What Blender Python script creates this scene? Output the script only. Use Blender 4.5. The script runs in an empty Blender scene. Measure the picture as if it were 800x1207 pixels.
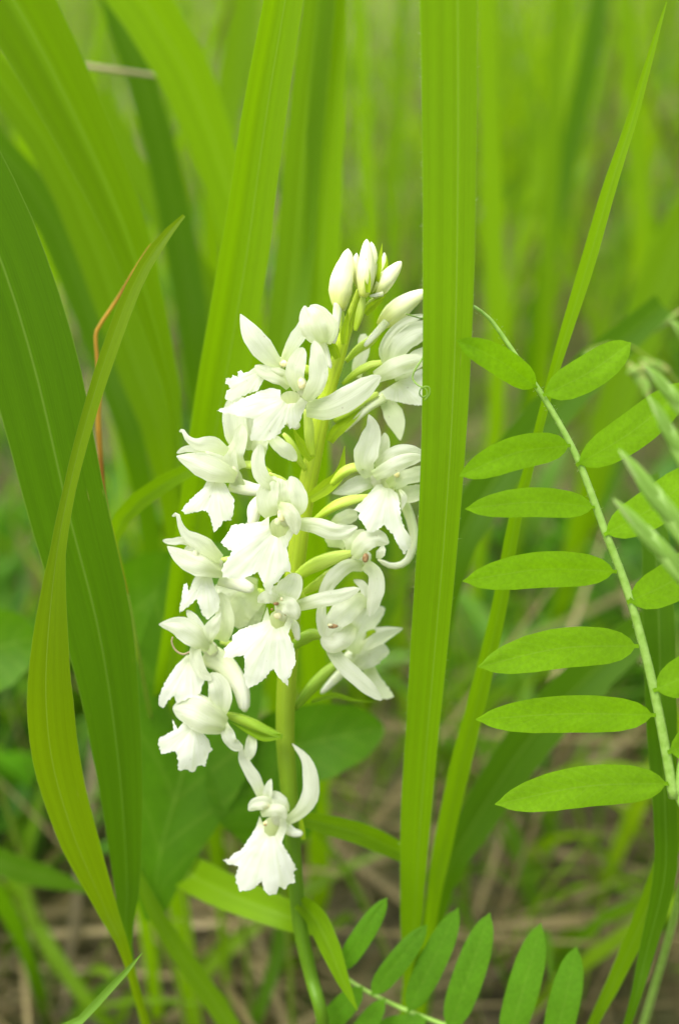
import bpy, math, random
import numpy as np
from mathutils import Vector, geometry, noise

random.seed(7)
rng = np.random.default_rng(11)
scene = bpy.context.scene
COL = scene.collection

# ------------------------------------------------------------------ camera, sky, sun, exposure
H = 0.27                                   # camera height above the ground (m)
PITCH = math.radians(28)
FPX = 1340.0                               # focal length in photograph pixels (800 x 1207)
D = 0.165                                  # distance to the flower spike
cam_d = bpy.data.cameras.new('camera')
cam = bpy.data.objects.new('camera', cam_d)
COL.objects.link(cam)
cam.location = (0, 0, H)
cam.rotation_euler = (math.pi / 2 - PITCH, 0, 0)
cam_d.sensor_fit = 'VERTICAL'
cam_d.sensor_height = 36
cam_d.lens = 36 * FPX / 1207
cam_d.clip_start = 0.005
cam_d.clip_end = 200
cam_d.dof.use_dof = True
cam_d.dof.focus_distance = D - 0.008
cam_d.dof.aperture_fstop = cam_d.lens / 3.9      # 3.9 mm wide entrance pupil
scene.camera = cam

world = bpy.data.worlds.new('World')
scene.world = world
world.use_nodes = True
wn = world.node_tree
wn.nodes.clear()
sky = wn.nodes.new('ShaderNodeTexSky')
sky.sky_type = 'NISHITA'
sky.sun_disc = False
sky.sun_elevation = math.radians(58)
sky.sun_rotation = math.radians(-35)
sky.air_density = 1.0
sky.dust_density = 4.0
hsv = wn.nodes.new('ShaderNodeHueSaturation')     # thin high cloud: the sky is nearly white
hsv.inputs['Saturation'].default_value = 0.22
bg = wn.nodes.new('ShaderNodeBackground')
bg.inputs['Strength'].default_value = 0.13
wo = wn.nodes.new('ShaderNodeOutputWorld')
wn.links.new(sky.outputs[0], hsv.inputs['Color'])
wn.links.new(hsv.outputs[0], bg.inputs[0])
wn.links.new(bg.outputs[0], wo.inputs[0])

sun_d = bpy.data.lights.new('sun', 'SUN')
sun_d.energy = 1.5
sun_d.angle = math.radians(30)
sun_d.color = (1.0, 0.96, 0.88)
sun = bpy.data.objects.new('sun', sun_d)
COL.objects.link(sun)
sun.location = (-1, -1, 3)
_az, _el = math.radians(-35), math.radians(58)
_dir = Vector((math.sin(_az) * math.cos(_el), -math.cos(_az) * math.cos(_el) * 0.6, math.sin(_el)))
sun.rotation_euler = _dir.to_track_quat('Z', 'Y').to_euler()

scene.view_settings.view_transform = 'Standard'
scene.view_settings.look = 'None'
scene.view_settings.gamma = 1
scene.view_settings.use_curve_mapping = False
scene.view_settings.exposure = 1.47
scene.render.engine = 'CYCLES'
scene.cycles.max_bounces = 12
scene.cycles.diffuse_bounces = 7
scene.cycles.use_denoising = True

# ------------------------------------------------------------------ helpers
CP = Vector((0, 0, H))
RIGHT = Vector((1, 0, 0))
FWD = Vector((0, math.cos(PITCH), -math.sin(PITCH)))
UP = Vector((0, math.sin(PITCH), math.cos(PITCH)))


def P(x, y, d):
    """world point at photograph pixel (x, y), d millimetres beyond the spike's distance"""
    z = D + d * 0.001
    return CP + RIGHT * ((x - 400) / FPX * z) + UP * ((603.5 - y) / FPX * z) + FWD * z


def depth_of(p):
    return (p - CP).dot(FWD)


def spline(pts, n):
    """Catmull-Rom through Vectors (or lists of numbers), n samples"""
    A = np.array([list(p) if not isinstance(p, (int, float)) else [p] for p in pts], float)
    if len(A) == 2:
        t = np.linspace(0, 1, n)[:, None]
        return A[0] * (1 - t) + A[1] * t
    A = np.vstack([2 * A[0] - A[1], A, 2 * A[-1] - A[-2]])
    L = np.linalg.norm(np.diff(A, axis=0), axis=1)[1:-1]
    cum = np.concatenate([[0], np.cumsum(L)])
    cum /= max(cum[-1], 1e-12)
    out = []
    for t in np.linspace(0, 1, n):
        k = min(max(np.searchsorted(cum, t, side='right') - 1, 0), len(L) - 1)
        u = (t - cum[k]) / max(cum[k + 1] - cum[k], 1e-12)
        p0, p1, p2, p3 = A[k:k + 4]
        out.append(0.5 * ((2 * p1) + (-p0 + p2) * u + (2 * p0 - 5 * p1 + 4 * p2 - p3) * u * u + (-p0 + 3 * p1 - 3 * p2 + p3) * u ** 3))
    return np.array(out)


def interp(tab, t):
    xs = [a for a, _ in tab]
    ys = [b for _, b in tab]
    return float(np.interp(t, xs, ys))


def mesh_obj(name, verts, faces, mat, parent=None, uvs=None, origin=None, smooth=True):
    o3 = Vector(parent['o3']) if parent is not None else (origin if origin is not None else Vector((0, 0, 0)))
    me = bpy.data.meshes.new(name)
    me.from_pydata([tuple(Vector(v) - o3) for v in verts], [], faces)
    if uvs is not None:
        uvl = me.uv_layers.new(name='UVMap')
        li = np.empty(len(me.loops), dtype=np.int32)
        me.loops.foreach_get('vertex_index', li)
        uvl.data.foreach_set('uv', np.asarray(uvs, dtype=np.float32)[li].ravel())
    if smooth:
        me.polygons.foreach_set('use_smooth', [True] * len(me.polygons))
    me.materials.append(mat)
    o = bpy.data.objects.new(name, me)
    COL.objects.link(o)
    if parent is not None:
        o.parent = parent
    else:
        o.location = o3
    o['o3'] = list(o3)
    return o


def thing(name, base, label, cat, group=None):
    o = bpy.data.objects.new(name, None)
    COL.objects.link(o)
    o.location = base
    o.empty_display_size = 0.01
    o['o3'] = list(base)
    return tag(o, label, cat, group)


def tag(o, label=None, cat=None, group=None, kind=None):
    for k, v in (('label', label), ('category', cat), ('group', group), ('kind', kind)):
        if v:
            o[k] = v
    return o


# ------------------------------------------------------------------ materials
def nodes_of(name):
    m = bpy.data.materials.new(name)
    m.use_nodes = True
    nt = m.node_tree
    nt.nodes.clear()
    out = nt.nodes.new('ShaderNodeOutputMaterial')
    return m, nt, out


def mixrgb(nt, fac, a, b, mode='MIX'):
    n = nt.nodes.new('ShaderNodeMix')
    n.data_type = 'RGBA'
    n.blend_type = mode
    for sock, v in ((n.inputs[0], fac), (n.inputs[6], a), (n.inputs[7], b)):
        if isinstance(v, (int, float)):
            sock.default_value = v
        elif isinstance(v, tuple):
            sock.default_value = (*v, 1) if len(v) == 3 else v
        else:
            nt.links.new(v, sock)
    return n.outputs[2]


def ramp(nt, fac, stops):
    r = nt.nodes.new('ShaderNodeValToRGB')
    e = r.color_ramp.elements
    while len(e) < len(stops):
        e.new(0.5)
    for k, (p, c) in enumerate(stops):
        e[k].position = p
        e[k].color = (c, c, c, 1) if isinstance(c, (int, float)) else (*c, 1)
    nt.links.new(fac, r.inputs[0])
    return r.outputs[0]


def noise_tex(nt, vec, scale, detail=2.0, rough=0.5):
    n = nt.nodes.new('ShaderNodeTexNoise')
    n.inputs['Scale'].default_value = scale
    n.inputs['Detail'].default_value = detail
    n.inputs['Roughness'].default_value = rough
    nt.links.new(vec, n.inputs['Vector'])
    return n.outputs['Fac']


def mapped(nt, vec, scale):
    m = nt.nodes.new('ShaderNodeMapping')
    m.inputs['Scale'].default_value = scale
    nt.links.new(vec, m.inputs['Vector'])
    return m.outputs[0]


def thin_shader(nt, out, col, tcol, trans, gloss=0.06, rough=0.45, bump=None, bstr=0.2, bdist=0.0003):
    df = nt.nodes.new('ShaderNodeBsdfDiffuse')
    tr = nt.nodes.new('ShaderNodeBsdfTranslucent')
    gl = nt.nodes.new('ShaderNodeBsdfGlossy')
    gl.inputs['Roughness'].default_value = rough
    for n, c in ((df, col), (tr, tcol)):
        if isinstance(c, tuple):
            n.inputs['Color'].default_value = (*c, 1)
        else:
            nt.links.new(c, n.inputs['Color'])
    if bump is not None:
        b = nt.nodes.new('ShaderNodeBump')
        b.inputs['Strength'].default_value = bstr
        b.inputs['Distance'].default_value = bdist
        nt.links.new(bump, b.inputs['Height'])
        for n in (df, gl):
            nt.links.new(b.outputs[0], n.inputs['Normal'])
    m1 = nt.nodes.new('ShaderNodeMixShader')
    m1.inputs[0].default_value = trans
    nt.links.new(df.outputs[0], m1.inputs[1])
    nt.links.new(tr.outputs[0], m1.inputs[2])
    m2 = nt.nodes.new('ShaderNodeMixShader')
    fr = nt.nodes.new('ShaderNodeLayerWeight')
    fr.inputs['Blend'].default_value = 0.25
    mul = nt.nodes.new('ShaderNodeMath')
    mul.operation = 'MULTIPLY_ADD'
    nt.links.new(fr.outputs['Facing'], mul.inputs[0])
    mul.inputs[1].default_value = gloss
    mul.inputs[2].default_value = gloss * 0.35
    nt.links.new(mul.outputs[0], m2.inputs[0])
    nt.links.new(m1.outputs[0], m2.inputs[1])
    nt.links.new(gl.outputs[0], m2.inputs[2])
    nt.links.new(m2.outputs[0], out.inputs[0])


def blade_mat(name, col, tcol, trans=0.45, rib=0.5, gloss=0.018, veins=75, pale=(0.30, 0.42, 0.08), base=None):
    """grass-like leaf with parallel veins along v and a midrib at u = rib"""
    m, nt, out = nodes_of(name)
    uv = nt.nodes.new('ShaderNodeUVMap').outputs[0]
    st = noise_tex(nt, mapped(nt, uv, (veins, 1.2, 1)), 1.0, 2.0, 0.6)
    st2 = noise_tex(nt, mapped(nt, uv, (7, 5.0, 1)), 1.0, 3.0)
    fine = noise_tex(nt, mapped(nt, uv, (240, 160, 1)), 1.0, 1.0)
    k = ramp(nt, st, [(0.3, 0.90), (0.7, 1.08)])
    k2 = ramp(nt, st2, [(0.25, 0.90), (0.75, 1.09)])
    k3 = ramp(nt, fine, [(0.3, 0.9), (0.7, 1.1)])
    c = mixrgb(nt, 1.0, mixrgb(nt, 1.0, mixrgb(nt, 1.0, col, k, 'MULTIPLY'), k2, 'MULTIPLY'), k3, 'MULTIPLY')
    t = mixrgb(nt, 1.0, mixrgb(nt, 1.0, tcol, k, 'MULTIPLY'), k2, 'MULTIPLY')
    sep = nt.nodes.new('ShaderNodeSeparateXYZ')
    nt.links.new(uv, sep.inputs[0])
    ab = nt.nodes.new('ShaderNodeMath')
    ab.operation = 'SUBTRACT'
    nt.links.new(sep.outputs[0], ab.inputs[0])
    ab.inputs[1].default_value = rib
    ab2 = nt.nodes.new('ShaderNodeMath')
    ab2.operation = 'ABSOLUTE'
    nt.links.new(ab.outputs[0], ab2.inputs[0])
    mid = ramp(nt, ab2.outputs[0], [(0.0, 0.45), (0.02, 0.0)])
    c = mixrgb(nt, mid, c, pale)
    spot = noise_tex(nt, mapped(nt, uv, (26, 60, 1)), 1.0, 2.0)
    c = mixrgb(nt, ramp(nt, spot, [(0.72, 0.0), (0.78, 0.55)]), c, (0.30, 0.30, 0.06))
    edge = ramp(nt, sep.outputs[0], [(0.0, 0.55), (0.018, 0.0), (0.985, 0.0), (1.0, 0.4)])
    c = mixrgb(nt, edge, c, pale)
    if base is not None:
        bf = ramp(nt, sep.outputs[1], [(0.0, 0.9), (0.25, 0.0)])
        c = mixrgb(nt, bf, c, base)
        t = mixrgb(nt, bf, t, base)
    thin_shader(nt, out, c, t, trans, gloss, 0.5, st, 0.08, 0.0002)
    return m


def leaflet_mat(name, col, tcol, trans=0.4, side=11.0):
    m, nt, out = nodes_of(name)
    uv = nt.nodes.new('ShaderNodeUVMap').outputs[0]
    tc = nt.nodes.new('ShaderNodeTexCoord').outputs['Object']
    n1 = noise_tex(nt, tc, 1500.0, 3.0, 0.65)
    n2 = noise_tex(nt, tc, 170.0, 2.0)
    sep = nt.nodes.new('ShaderNodeSeparateXYZ')
    nt.links.new(uv, sep.inputs[0])
    k = ramp(nt, n1, [(0.3, 0.9), (0.7, 1.1)])
    k2 = ramp(nt, n2, [(0.3, 0.92), (0.7, 1.07)])
    c = mixrgb(nt, 1.0, mixrgb(nt, 1.0, col, k, 'MULTIPLY'), k2, 'MULTIPLY')
    t = mixrgb(nt, 1.0, mixrgb(nt, 1.0, tcol, k, 'MULTIPLY'), k2, 'MULTIPLY')
    rib = ramp(nt, sep.outputs[0], [(0.475, 0.0), (0.5, 0.35), (0.525, 0.0)])
    c = mixrgb(nt, rib, c, (0.26, 0.42, 0.05))
    ua = nt.nodes.new('ShaderNodeMath')                       # side veins slanting off the midrib
    ua.operation = 'SUBTRACT'
    nt.links.new(sep.outputs[0], ua.inputs[0])
    ua.inputs[1].default_value = 0.5
    ub = nt.nodes.new('ShaderNodeMath')
    ub.operation = 'ABSOLUTE'
    nt.links.new(ua.outputs[0], ub.inputs[0])
    uc = nt.nodes.new('ShaderNodeMath')
    uc.operation = 'MULTIPLY_ADD'
    nt.links.new(ub.outputs[0], uc.inputs[0])
    uc.inputs[1].default_value = -0.42
    nt.links.new(sep.outputs[1], uc.inputs[2])
    ud = nt.nodes.new('ShaderNodeMath')
    ud.operation = 'MULTIPLY'
    nt.links.new(uc.outputs[0], ud.inputs[0])
    ud.inputs[1].default_value = side * 6.2832
    ue = nt.nodes.new('ShaderNodeMath')
    ue.operation = 'SINE'
    nt.links.new(ud.outputs[0], ue.inputs[0])
    sv = ramp(nt, ue.outputs[0], [(0.80, 0.0), (1.0, 0.13)])
    c = mixrgb(nt, sv, c, (0.30, 0.46, 0.05))
    t = mixrgb(nt, sv, t, tuple(0.7 * q for q in tcol))
    oi = nt.nodes.new('ShaderNodeObjectInfo')
    vv = ramp(nt, oi.outputs['Random'], [(0.0, 0.90), (1.0, 1.10)])
    c = mixrgb(nt, 1.0, c, vv, 'MULTIPLY')
    thin_shader(nt, out, c, t, trans, 0.025, 0.55, n1, 0.25, 0.0002)
    return m


def petal_mat(name, white=(0.86, 0.875, 0.77), basec=(0.55, 0.66, 0.25), baseto=0.42, trans=0.56):
    m, nt, out = nodes_of(name)
    uv = nt.nodes.new('ShaderNodeUVMap').outputs[0]
    tc = nt.nodes.new('ShaderNodeTexCoord').outputs['Object']
    sep = nt.nodes.new('ShaderNodeSeparateXYZ')
    nt.links.new(uv, sep.inputs[0])
    st = noise_tex(nt, mapped(nt, uv, (22, 1.6, 1)), 1.0, 2.0)
    sp = noise_tex(nt, tc, 1500.0, 1.0)
    n2 = noise_tex(nt, tc, 260.0, 2.0)
    bf = ramp(nt, sep.outputs[1], [(0.0, 0.75), (baseto, 0.0)])
    c = mixrgb(nt, bf, white, basec)
    c = mixrgb(nt, ramp(nt, st, [(0.36, 0.34), (0.54, 0.0)]), c, (0.66, 0.73, 0.45))
    c = mixrgb(nt, ramp(nt, n2, [(0.55, 0.0), (0.8, 0.25)]), c, (0.72, 0.74, 0.58))
    c = mixrgb(nt, ramp(nt, sp, [(0.74, 0.0), (0.80, 0.5)]), c, (0.5, 0.46, 0.33))
    tcl = mixrgb(nt, 1.0, c, (1.0, 1.02, 0.84), 'MULTIPLY')
    thin_shader(nt, out, c, tcl, trans, 0.03, 0.45, st, 0.5, 0.0003)
    return m


def solid_mat(name, col, col2, scale=300.0, sss=0.0, rough=0.45, along=False):
    m, nt, out = nodes_of(name)
    pr = nt.nodes.new('ShaderNodeBsdfPrincipled')
    pr.inputs['Roughness'].default_value = rough
    pr.inputs['Specular IOR Level'].default_value = 0.3
    if along:
        uv = nt.nodes.new('ShaderNodeUVMap').outputs[0]
        f = noise_tex(nt, mapped(nt, uv, (14, 2.5, 1)), 1.0, 2.0)
    else:
        tc = nt.nodes.new('ShaderNodeTexCoord').outputs['Object']
        f = noise_tex(nt, tc, scale, 3.0)
    c = mixrgb(nt, ramp(nt, f, [(0.32, 0.0), (0.68, 1.0)]), col, col2)
    nt.links.new(c, pr.inputs['Base Color'])
    if sss:
        pr.inputs['Subsurface Weight'].default_value = sss
        pr.inputs['Subsurface Radius'].default_value = (0.0012, 0.0012, 0.0006)
        pr.inputs['Subsurface Scale'].default_value = 1.0
    b = nt.nodes.new('ShaderNodeBump')
    b.inputs['Strength'].default_value = 0.25
    b.inputs['Distance'].default_value = 0.0003
    nt.links.new(f, b.inputs['Height'])
    nt.links.new(b.outputs[0], pr.inputs['Normal'])
    nt.links.new(pr.outputs[0], out.inputs[0])
    return m


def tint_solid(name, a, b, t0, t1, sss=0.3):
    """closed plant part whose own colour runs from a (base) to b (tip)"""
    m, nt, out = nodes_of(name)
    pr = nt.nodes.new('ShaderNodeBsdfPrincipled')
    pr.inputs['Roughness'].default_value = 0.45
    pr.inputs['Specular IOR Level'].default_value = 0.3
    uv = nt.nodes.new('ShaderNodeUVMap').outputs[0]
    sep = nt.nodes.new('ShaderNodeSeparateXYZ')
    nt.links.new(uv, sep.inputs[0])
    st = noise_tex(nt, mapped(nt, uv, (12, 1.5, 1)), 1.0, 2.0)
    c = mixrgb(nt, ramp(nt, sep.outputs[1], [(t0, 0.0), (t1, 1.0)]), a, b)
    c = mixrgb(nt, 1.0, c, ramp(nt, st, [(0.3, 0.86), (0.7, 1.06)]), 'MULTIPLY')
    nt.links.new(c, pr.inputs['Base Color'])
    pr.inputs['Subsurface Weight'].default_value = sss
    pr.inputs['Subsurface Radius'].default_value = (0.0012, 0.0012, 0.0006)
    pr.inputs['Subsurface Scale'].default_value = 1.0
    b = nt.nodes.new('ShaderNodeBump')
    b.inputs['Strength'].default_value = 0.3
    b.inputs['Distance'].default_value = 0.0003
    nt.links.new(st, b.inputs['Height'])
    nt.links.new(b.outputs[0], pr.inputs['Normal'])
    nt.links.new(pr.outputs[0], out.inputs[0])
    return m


M = {}
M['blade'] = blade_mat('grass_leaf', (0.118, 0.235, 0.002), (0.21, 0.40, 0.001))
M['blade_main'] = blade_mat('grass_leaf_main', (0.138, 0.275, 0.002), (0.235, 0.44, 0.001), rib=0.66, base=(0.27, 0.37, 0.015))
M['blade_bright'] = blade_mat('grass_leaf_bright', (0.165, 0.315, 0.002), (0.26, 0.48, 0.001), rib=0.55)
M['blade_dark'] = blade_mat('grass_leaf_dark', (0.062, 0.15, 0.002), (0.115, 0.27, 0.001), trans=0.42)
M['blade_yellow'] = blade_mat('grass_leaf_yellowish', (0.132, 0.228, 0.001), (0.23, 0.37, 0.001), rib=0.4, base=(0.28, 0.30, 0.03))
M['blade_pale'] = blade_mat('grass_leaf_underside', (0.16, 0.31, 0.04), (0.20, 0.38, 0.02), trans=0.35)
M['leaf'] = leaflet_mat('broad_leaf', (0.072, 0.188, 0.003), (0.125, 0.32, 0.002), side=7.0)
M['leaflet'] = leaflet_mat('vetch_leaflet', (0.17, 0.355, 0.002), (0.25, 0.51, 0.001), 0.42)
M['leaflet_dark'] = leaflet_mat('vetch_leaflet_dark', (0.095, 0.25, 0.010), (0.15, 0.36, 0.006), 0.4)  # darker green for the leaflets of the lower vetch leaf
M['rachis'] = solid_mat('vetch_stalk', (0.22, 0.40, 0.05), (0.32, 0.51, 0.11), 900)
M['petal'] = petal_mat('white_petal')
M['petal_back'] = petal_mat('pale_petal', (0.82, 0.86, 0.66), (0.55, 0.68, 0.20), 0.45)
M['lip'] = petal_mat('white_lip', (0.88, 0.89, 0.82), (0.76, 0.82, 0.46), 0.28, 0.45)
M['throat_wall'] = petal_mat('throat_wall', (0.78, 0.82, 0.52), (0.84, 0.86, 0.66), 0.4, 0.5)
M['spur'] = tint_solid('white_spur', (0.62, 0.70, 0.38), (0.78, 0.80, 0.66), 0.0, 0.6, 0.4)
M['ovary'] = tint_solid('green_ovary', (0.38, 0.54, 0.025), (0.54, 0.67, 0.14), 0.2, 0.95)
M['ovary_green'] = tint_solid('ovary_green', (0.20, 0.36, 0.012), (0.34, 0.50, 0.05), 0.2, 0.95)
M['bud'] = tint_solid('bud', (0.60, 0.68, 0.12), (0.80, 0.82, 0.52), 0.02, 0.5, 0.4)
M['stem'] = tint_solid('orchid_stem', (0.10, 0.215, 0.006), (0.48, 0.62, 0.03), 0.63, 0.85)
M['bract'] = blade_mat('bract_leaf', (0.36, 0.52, 0.02), (0.42, 0.60, 0.015), veins=18, pale=(0.4, 0.52, 0.15))
M['bract_green'] = blade_mat('bract_green', (0.20, 0.36, 0.012), (0.26, 0.44, 0.01), veins=18)
M['pollen'] = solid_mat('yellow_pollinia', (0.74, 0.66, 0.26), (0.78, 0.76, 0.52), 2500)
M['wither'] = solid_mat('brown_anther', (0.20, 0.11, 0.04), (0.42, 0.27, 0.12), 2500)
M['throat'] = solid_mat('throat', (0.56, 0.60, 0.36), (0.66, 0.68, 0.48), 1500)
M['orange'] = solid_mat('dead_orange_stalk', (0.30, 0.12, 0.010), (0.60, 0.33, 0.025), 130)
M['spikelet'] = tint_solid('spikelet', (0.26, 0.48, 0.06), (0.46, 0.66, 0.22), 0.1, 1.0, 0.1)
M['straw'] = solid_mat('dry_straw', (0.30, 0.23, 0.12), (0.46, 0.37, 0.22), 60)
M['tendril'] = solid_mat('tendril', (0.13, 0.25, 0.02), (0.20, 0.34, 0.04), 900)
M['hair'] = solid_mat('pale_hair', (0.40, 0.50, 0.18), (0.52, 0.60, 0.30), 500)
M['culm'] = tint_solid('culm', (0.14, 0.24, 0.02), (0.24, 0.34, 0.03), 0.0, 1.0, 0.0)


# ------------------------------------------------------------------ plant surface builders
def ribbon(name, spine, widths, mat, parent=None, roll=0.0, fold=0.0, cup=0.0, ncross=6, wave=0.0, seed=0, ruffle=0.0, ruf_n=5, origin=None, keel=0.5, groove=0.0):
    """a leaf or petal: sampled world spine (N,3), widths (N) in metres; normal starts facing the camera, rolled about the spine"""
    N = len(spine)
    S = [Vector(p) for p in spine]
    rolls = roll if hasattr(roll, '__len__') else [roll] * N
    verts, uvs, faces = [], [], []
    r = random.Random(seed)
    ph = r.uniform(0, 6.28)
    for i in range(N):
        T = (S[min(i + 1, N - 1)] - S[max(i - 1, 0)]).normalized()
        V = (CP - S[i]).normalized()
        Nn = V - T * V.dot(T)
        if Nn.length < 0.35:
            alt = UP - T * UP.dot(T)
            Nn = Nn.normalized() * Nn.length + alt.normalized() * (0.35 - Nn.length)
        Nn.normalize()
        W = T.cross(Nn).normalized()
        a = math.radians(rolls[i])
        W, Nn = W * math.cos(a) + Nn * math.sin(a), Nn * math.cos(a) - W * math.sin(a)
        w = widths[i] / 2
        t = i / (N - 1)
        for j in range(ncross + 1):
            u = j / ncross
            s = (u - keel) / max(keel, 1 - keel) if keel != 0.5 else 2 * u - 1
            su = 2 * u - 1
            off = fold * abs(s) * w + cup * (su * su - 0.3) * w
            wob = groove * w * math.cos(su * 7.5 + seed) * (1 - su * su) * math.sin(math.pi * min(1, t * 1.1))
            if wave:
                wob = wave * w * noise.noise(Vector((t * 3.1 + ph, su * 1.3, seed * 0.37)))
            if ruffle:
                wob += ruffle * w * abs(su) ** 2 * math.sin(t * ruf_n * 6.28 + ph + (2.1 if su > 0 else 0))
            verts.append(S[i] + W * (su * w) + Nn * (off + wob))
            uvs.append((u, t))
    for i in range(N - 1):
        for j in range(ncross):
            a = i * (ncross + 1) + j
            faces.append((a, a + 1, a + ncross + 2, a + ncross + 1))
    return mesh_obj(name, verts, faces, mat, parent, uvs, origin)


def tube(name, spine, radii, mat, parent=None, n=8, origin=None, flat=1.0, caps=True, lumps=0.0, seed=0):
    N = len(spine)
    S = [Vector(p) for p in spine]
    verts, uvs, faces = [], [], []
    ref = Vector((0.31, -0.8, 0.52)).normalized()
    for i in range(N):
        T = (S[min(i + 1, N - 1)] - S[max(i - 1, 0)]).normalized()
        V = (CP - S[i]).normalized()
        B = V - T * V.dot(T)
        if B.length < 0.2:
            B = UP - T * UP.dot(T)
        B.normalize()
        A = T.cross(B).normalized()
        for j in range(n):
            th = 2 * math.pi * j / n
            rr = radii[i]
            if lumps:
                rr *= 1 + lumps * math.sin(3 * th + 4 * i / N + seed) + 0.4 * lumps * math.sin(7 * th + seed)
            verts.append(S[i] + A * (math.cos(th) * rr) + B * (math.sin(th) * rr * flat))
            uvs.append((j / n, i / (N - 1)))
    for i in range(N - 1):
        for j in range(n):
            a, b = i * n + j, i * n + (j + 1) % n
            faces.append((a, b, b + n, a + n))
    if caps:
        faces.append(tuple(range(n - 1, -1, -1)))
        faces.append(tuple(range((N - 1) * n, N * n)))
    return mesh_obj(name, verts, faces, mat, parent, uvs, origin)


def px_widths(spine, tab_t, tab_w):
    """pixel widths at parameters, as metres at each spine point's own distance"""
    N = len(spine)
    return [float(np.interp(i / (N - 1), tab_t, tab_w)) * depth_of(Vector(spine[i])) / FPX for i in range(N)]


def blade(name, pts, widths, mat, label, cat='grass blade', group=None, n=40, root=True, roll=0.0, fold=0.35, cup=0.0, keel=0.5, rootw=4, wave=0.12, seed=1, back=0.02, parent=None, ncross=8, culm=True):
    """grass blade: pts (x, y, d) from base to tip as drawn in the photograph, carried on down to the ground"""
    W = [P(*p) for p in pts]
    widths = list(widths)
    rolls = list(roll) if hasattr(roll, '__len__') else [roll] * len(pts)
    if widths[-1] > 6 and not (0 <= pts[-1][0] <= 800 and 0 <= pts[-1][1] <= 1207):     # run the blade out to a point
        T = (W[-1] - W[-2]).normalized()
        e = W[-1]
        for L, k, dr in ((0.022, 0.75, 0.001), (0.045, 0.42, 0.004), (0.068, 0.04, 0.010)):
            W.append(e + T * L + Vector((0, 0, -dr)))
            widths.append(widths[len(pts) - 1] * k)
            rolls.append(rolls[-1])
    base = W[0]
    if root:
        g = Vector((base.x + (W[0].x - W[1].x) * 0.15, base.y + back, 0.0))
        base = g
        W = [g, g.lerp(W[0], 0.55) + Vector((0, 0.004, 0))] + W
        widths = [rootw, rootw * 1.1] + widths
        rolls = [rolls[0]] * 2 + rolls
    sp = spline(W, n)
    A = np.array([list(w) for w in W])
    cum = np.concatenate([[0], np.cumsum(np.linalg.norm(np.diff(A, axis=0), axis=1))])
    cum /= cum[-1]
    ws = px_widths(sp, cum, widths)
    ws = [w * (1 + 0.035 * noise.noise(Vector((i * 0.33, seed * 3.3, 0)))) for i, w in enumerate(ws)]
    rl = [float(np.interp(i / (n - 1), cum, rolls)) for i in range(n)]
    o = ribbon(name, sp, ws, mat, parent, roll=rl, fold=fold, cup=cup, ncross=ncross, wave=wave, seed=seed, origin=base if parent is None else None, keel=keel)
    if parent is None:
        tag(o, label, cat, group)
    return o, sp, ws


# ------------------------------------------------------------------ setting: ground
def ground_height(x, y):
    return 0.012 * noise.noise(Vector((x * 5, y * 5, 0))) + 0.004 * noise.noise(Vector((x * 23, y * 23, 3)))


m, nt, out = nodes_of('soil_and_mould')
tc = nt.nodes.new('ShaderNodeTexCoord').outputs['Object']
na = noise_tex(nt, tc, 45, 5, 0.65)
nb = noise_tex(nt, mapped(nt, tc, (160, 40, 60)), 1.0, 4, 0.6)
nc = noise_tex(nt, tc, 9, 3)
c = ramp(nt, na, [(0.3, (0.03, 0.026, 0.010)), (0.5, (0.075, 0.065, 0.026)), (0.72, (0.16, 0.135, 0.065))])
c = mixrgb(nt, ramp(nt, nb, [(0.45, 0.0), (0.7, 0.5)]), c, (0.17, 0.14, 0.07))
c = mixrgb(nt, ramp(nt, nc, [(0.40, 0.0), (0.58, 0.75)]), c, (0.075, 0.125, 0.006))
pr = nt.nodes.new('ShaderNodeBsdfPrincipled')
pr.inputs['Roughness'].default_value = 0.9
nt.links.new(c, pr.inputs['Base Color'])
bmp = nt.nodes.new('ShaderNodeBump')
bmp.inputs['Strength'].default_value = 0.8
bmp.inputs['Distance'].default_value = 0.004
nt.links.new(na, bmp.inputs['Height'])
nt.links.new(bmp.outputs[0], pr.inputs['Normal'])
nt.links.new(pr.outputs[0], out.inputs[0])
M['soil'] = m

xs = np.concatenate([np.linspace(-60, -3, 12), np.linspace(-2.5, 2.5, 140), np.linspace(3, 60, 12)])
ys = np.concatenate([np.linspace(-60, -1.2, 12), np.linspace(-1, 4, 140), np.linspace(4.5, 80, 14)])
gv = [(x, y, (ground_height(x, y) if abs(x) < 4 and -2 < y < 5 else 0.0) - 0.004) for y in ys for x in xs]
nx = len(xs)
gf = [(j * nx + i, j * nx + i + 1, (j + 1) * nx + i + 1, (j + 1) * nx + i) for j in range(len(ys) - 1) for i in range(nx - 1)]
tag(mesh_obj('ground', gv, gf, M['soil']), 'brown soil and leaf mould under the grass', 'ground', kind='structure')


# ------------------------------------------------------------------ setting: countless grass, straw and low herbs
def scatter_color_mat(name, stops, tmul, trans, gloss=0.05):
    m, nt, out = nodes_of(name)
    at = nt.nodes.new('ShaderNodeAttribute')
    at.attribute_name = 'tone'
    c = ramp(nt, at.outputs['Fac'], stops)
    tt = mixrgb(nt, 1.0, c, tmul, 'MULTIPLY')
    uv = nt.nodes.new('ShaderNodeUVMap').outputs[0]
    st = noise_tex(nt, mapped(nt, uv, (20, 2, 1)), 1.0, 2.0)
    c = mixrgb(nt, 1.0, c, ramp(nt, st, [(0.3, 0.8), (0.7, 1.15)]), 'MULTIPLY')
    thin_shader(nt, out, c, tt, trans, gloss)
    return m


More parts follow.
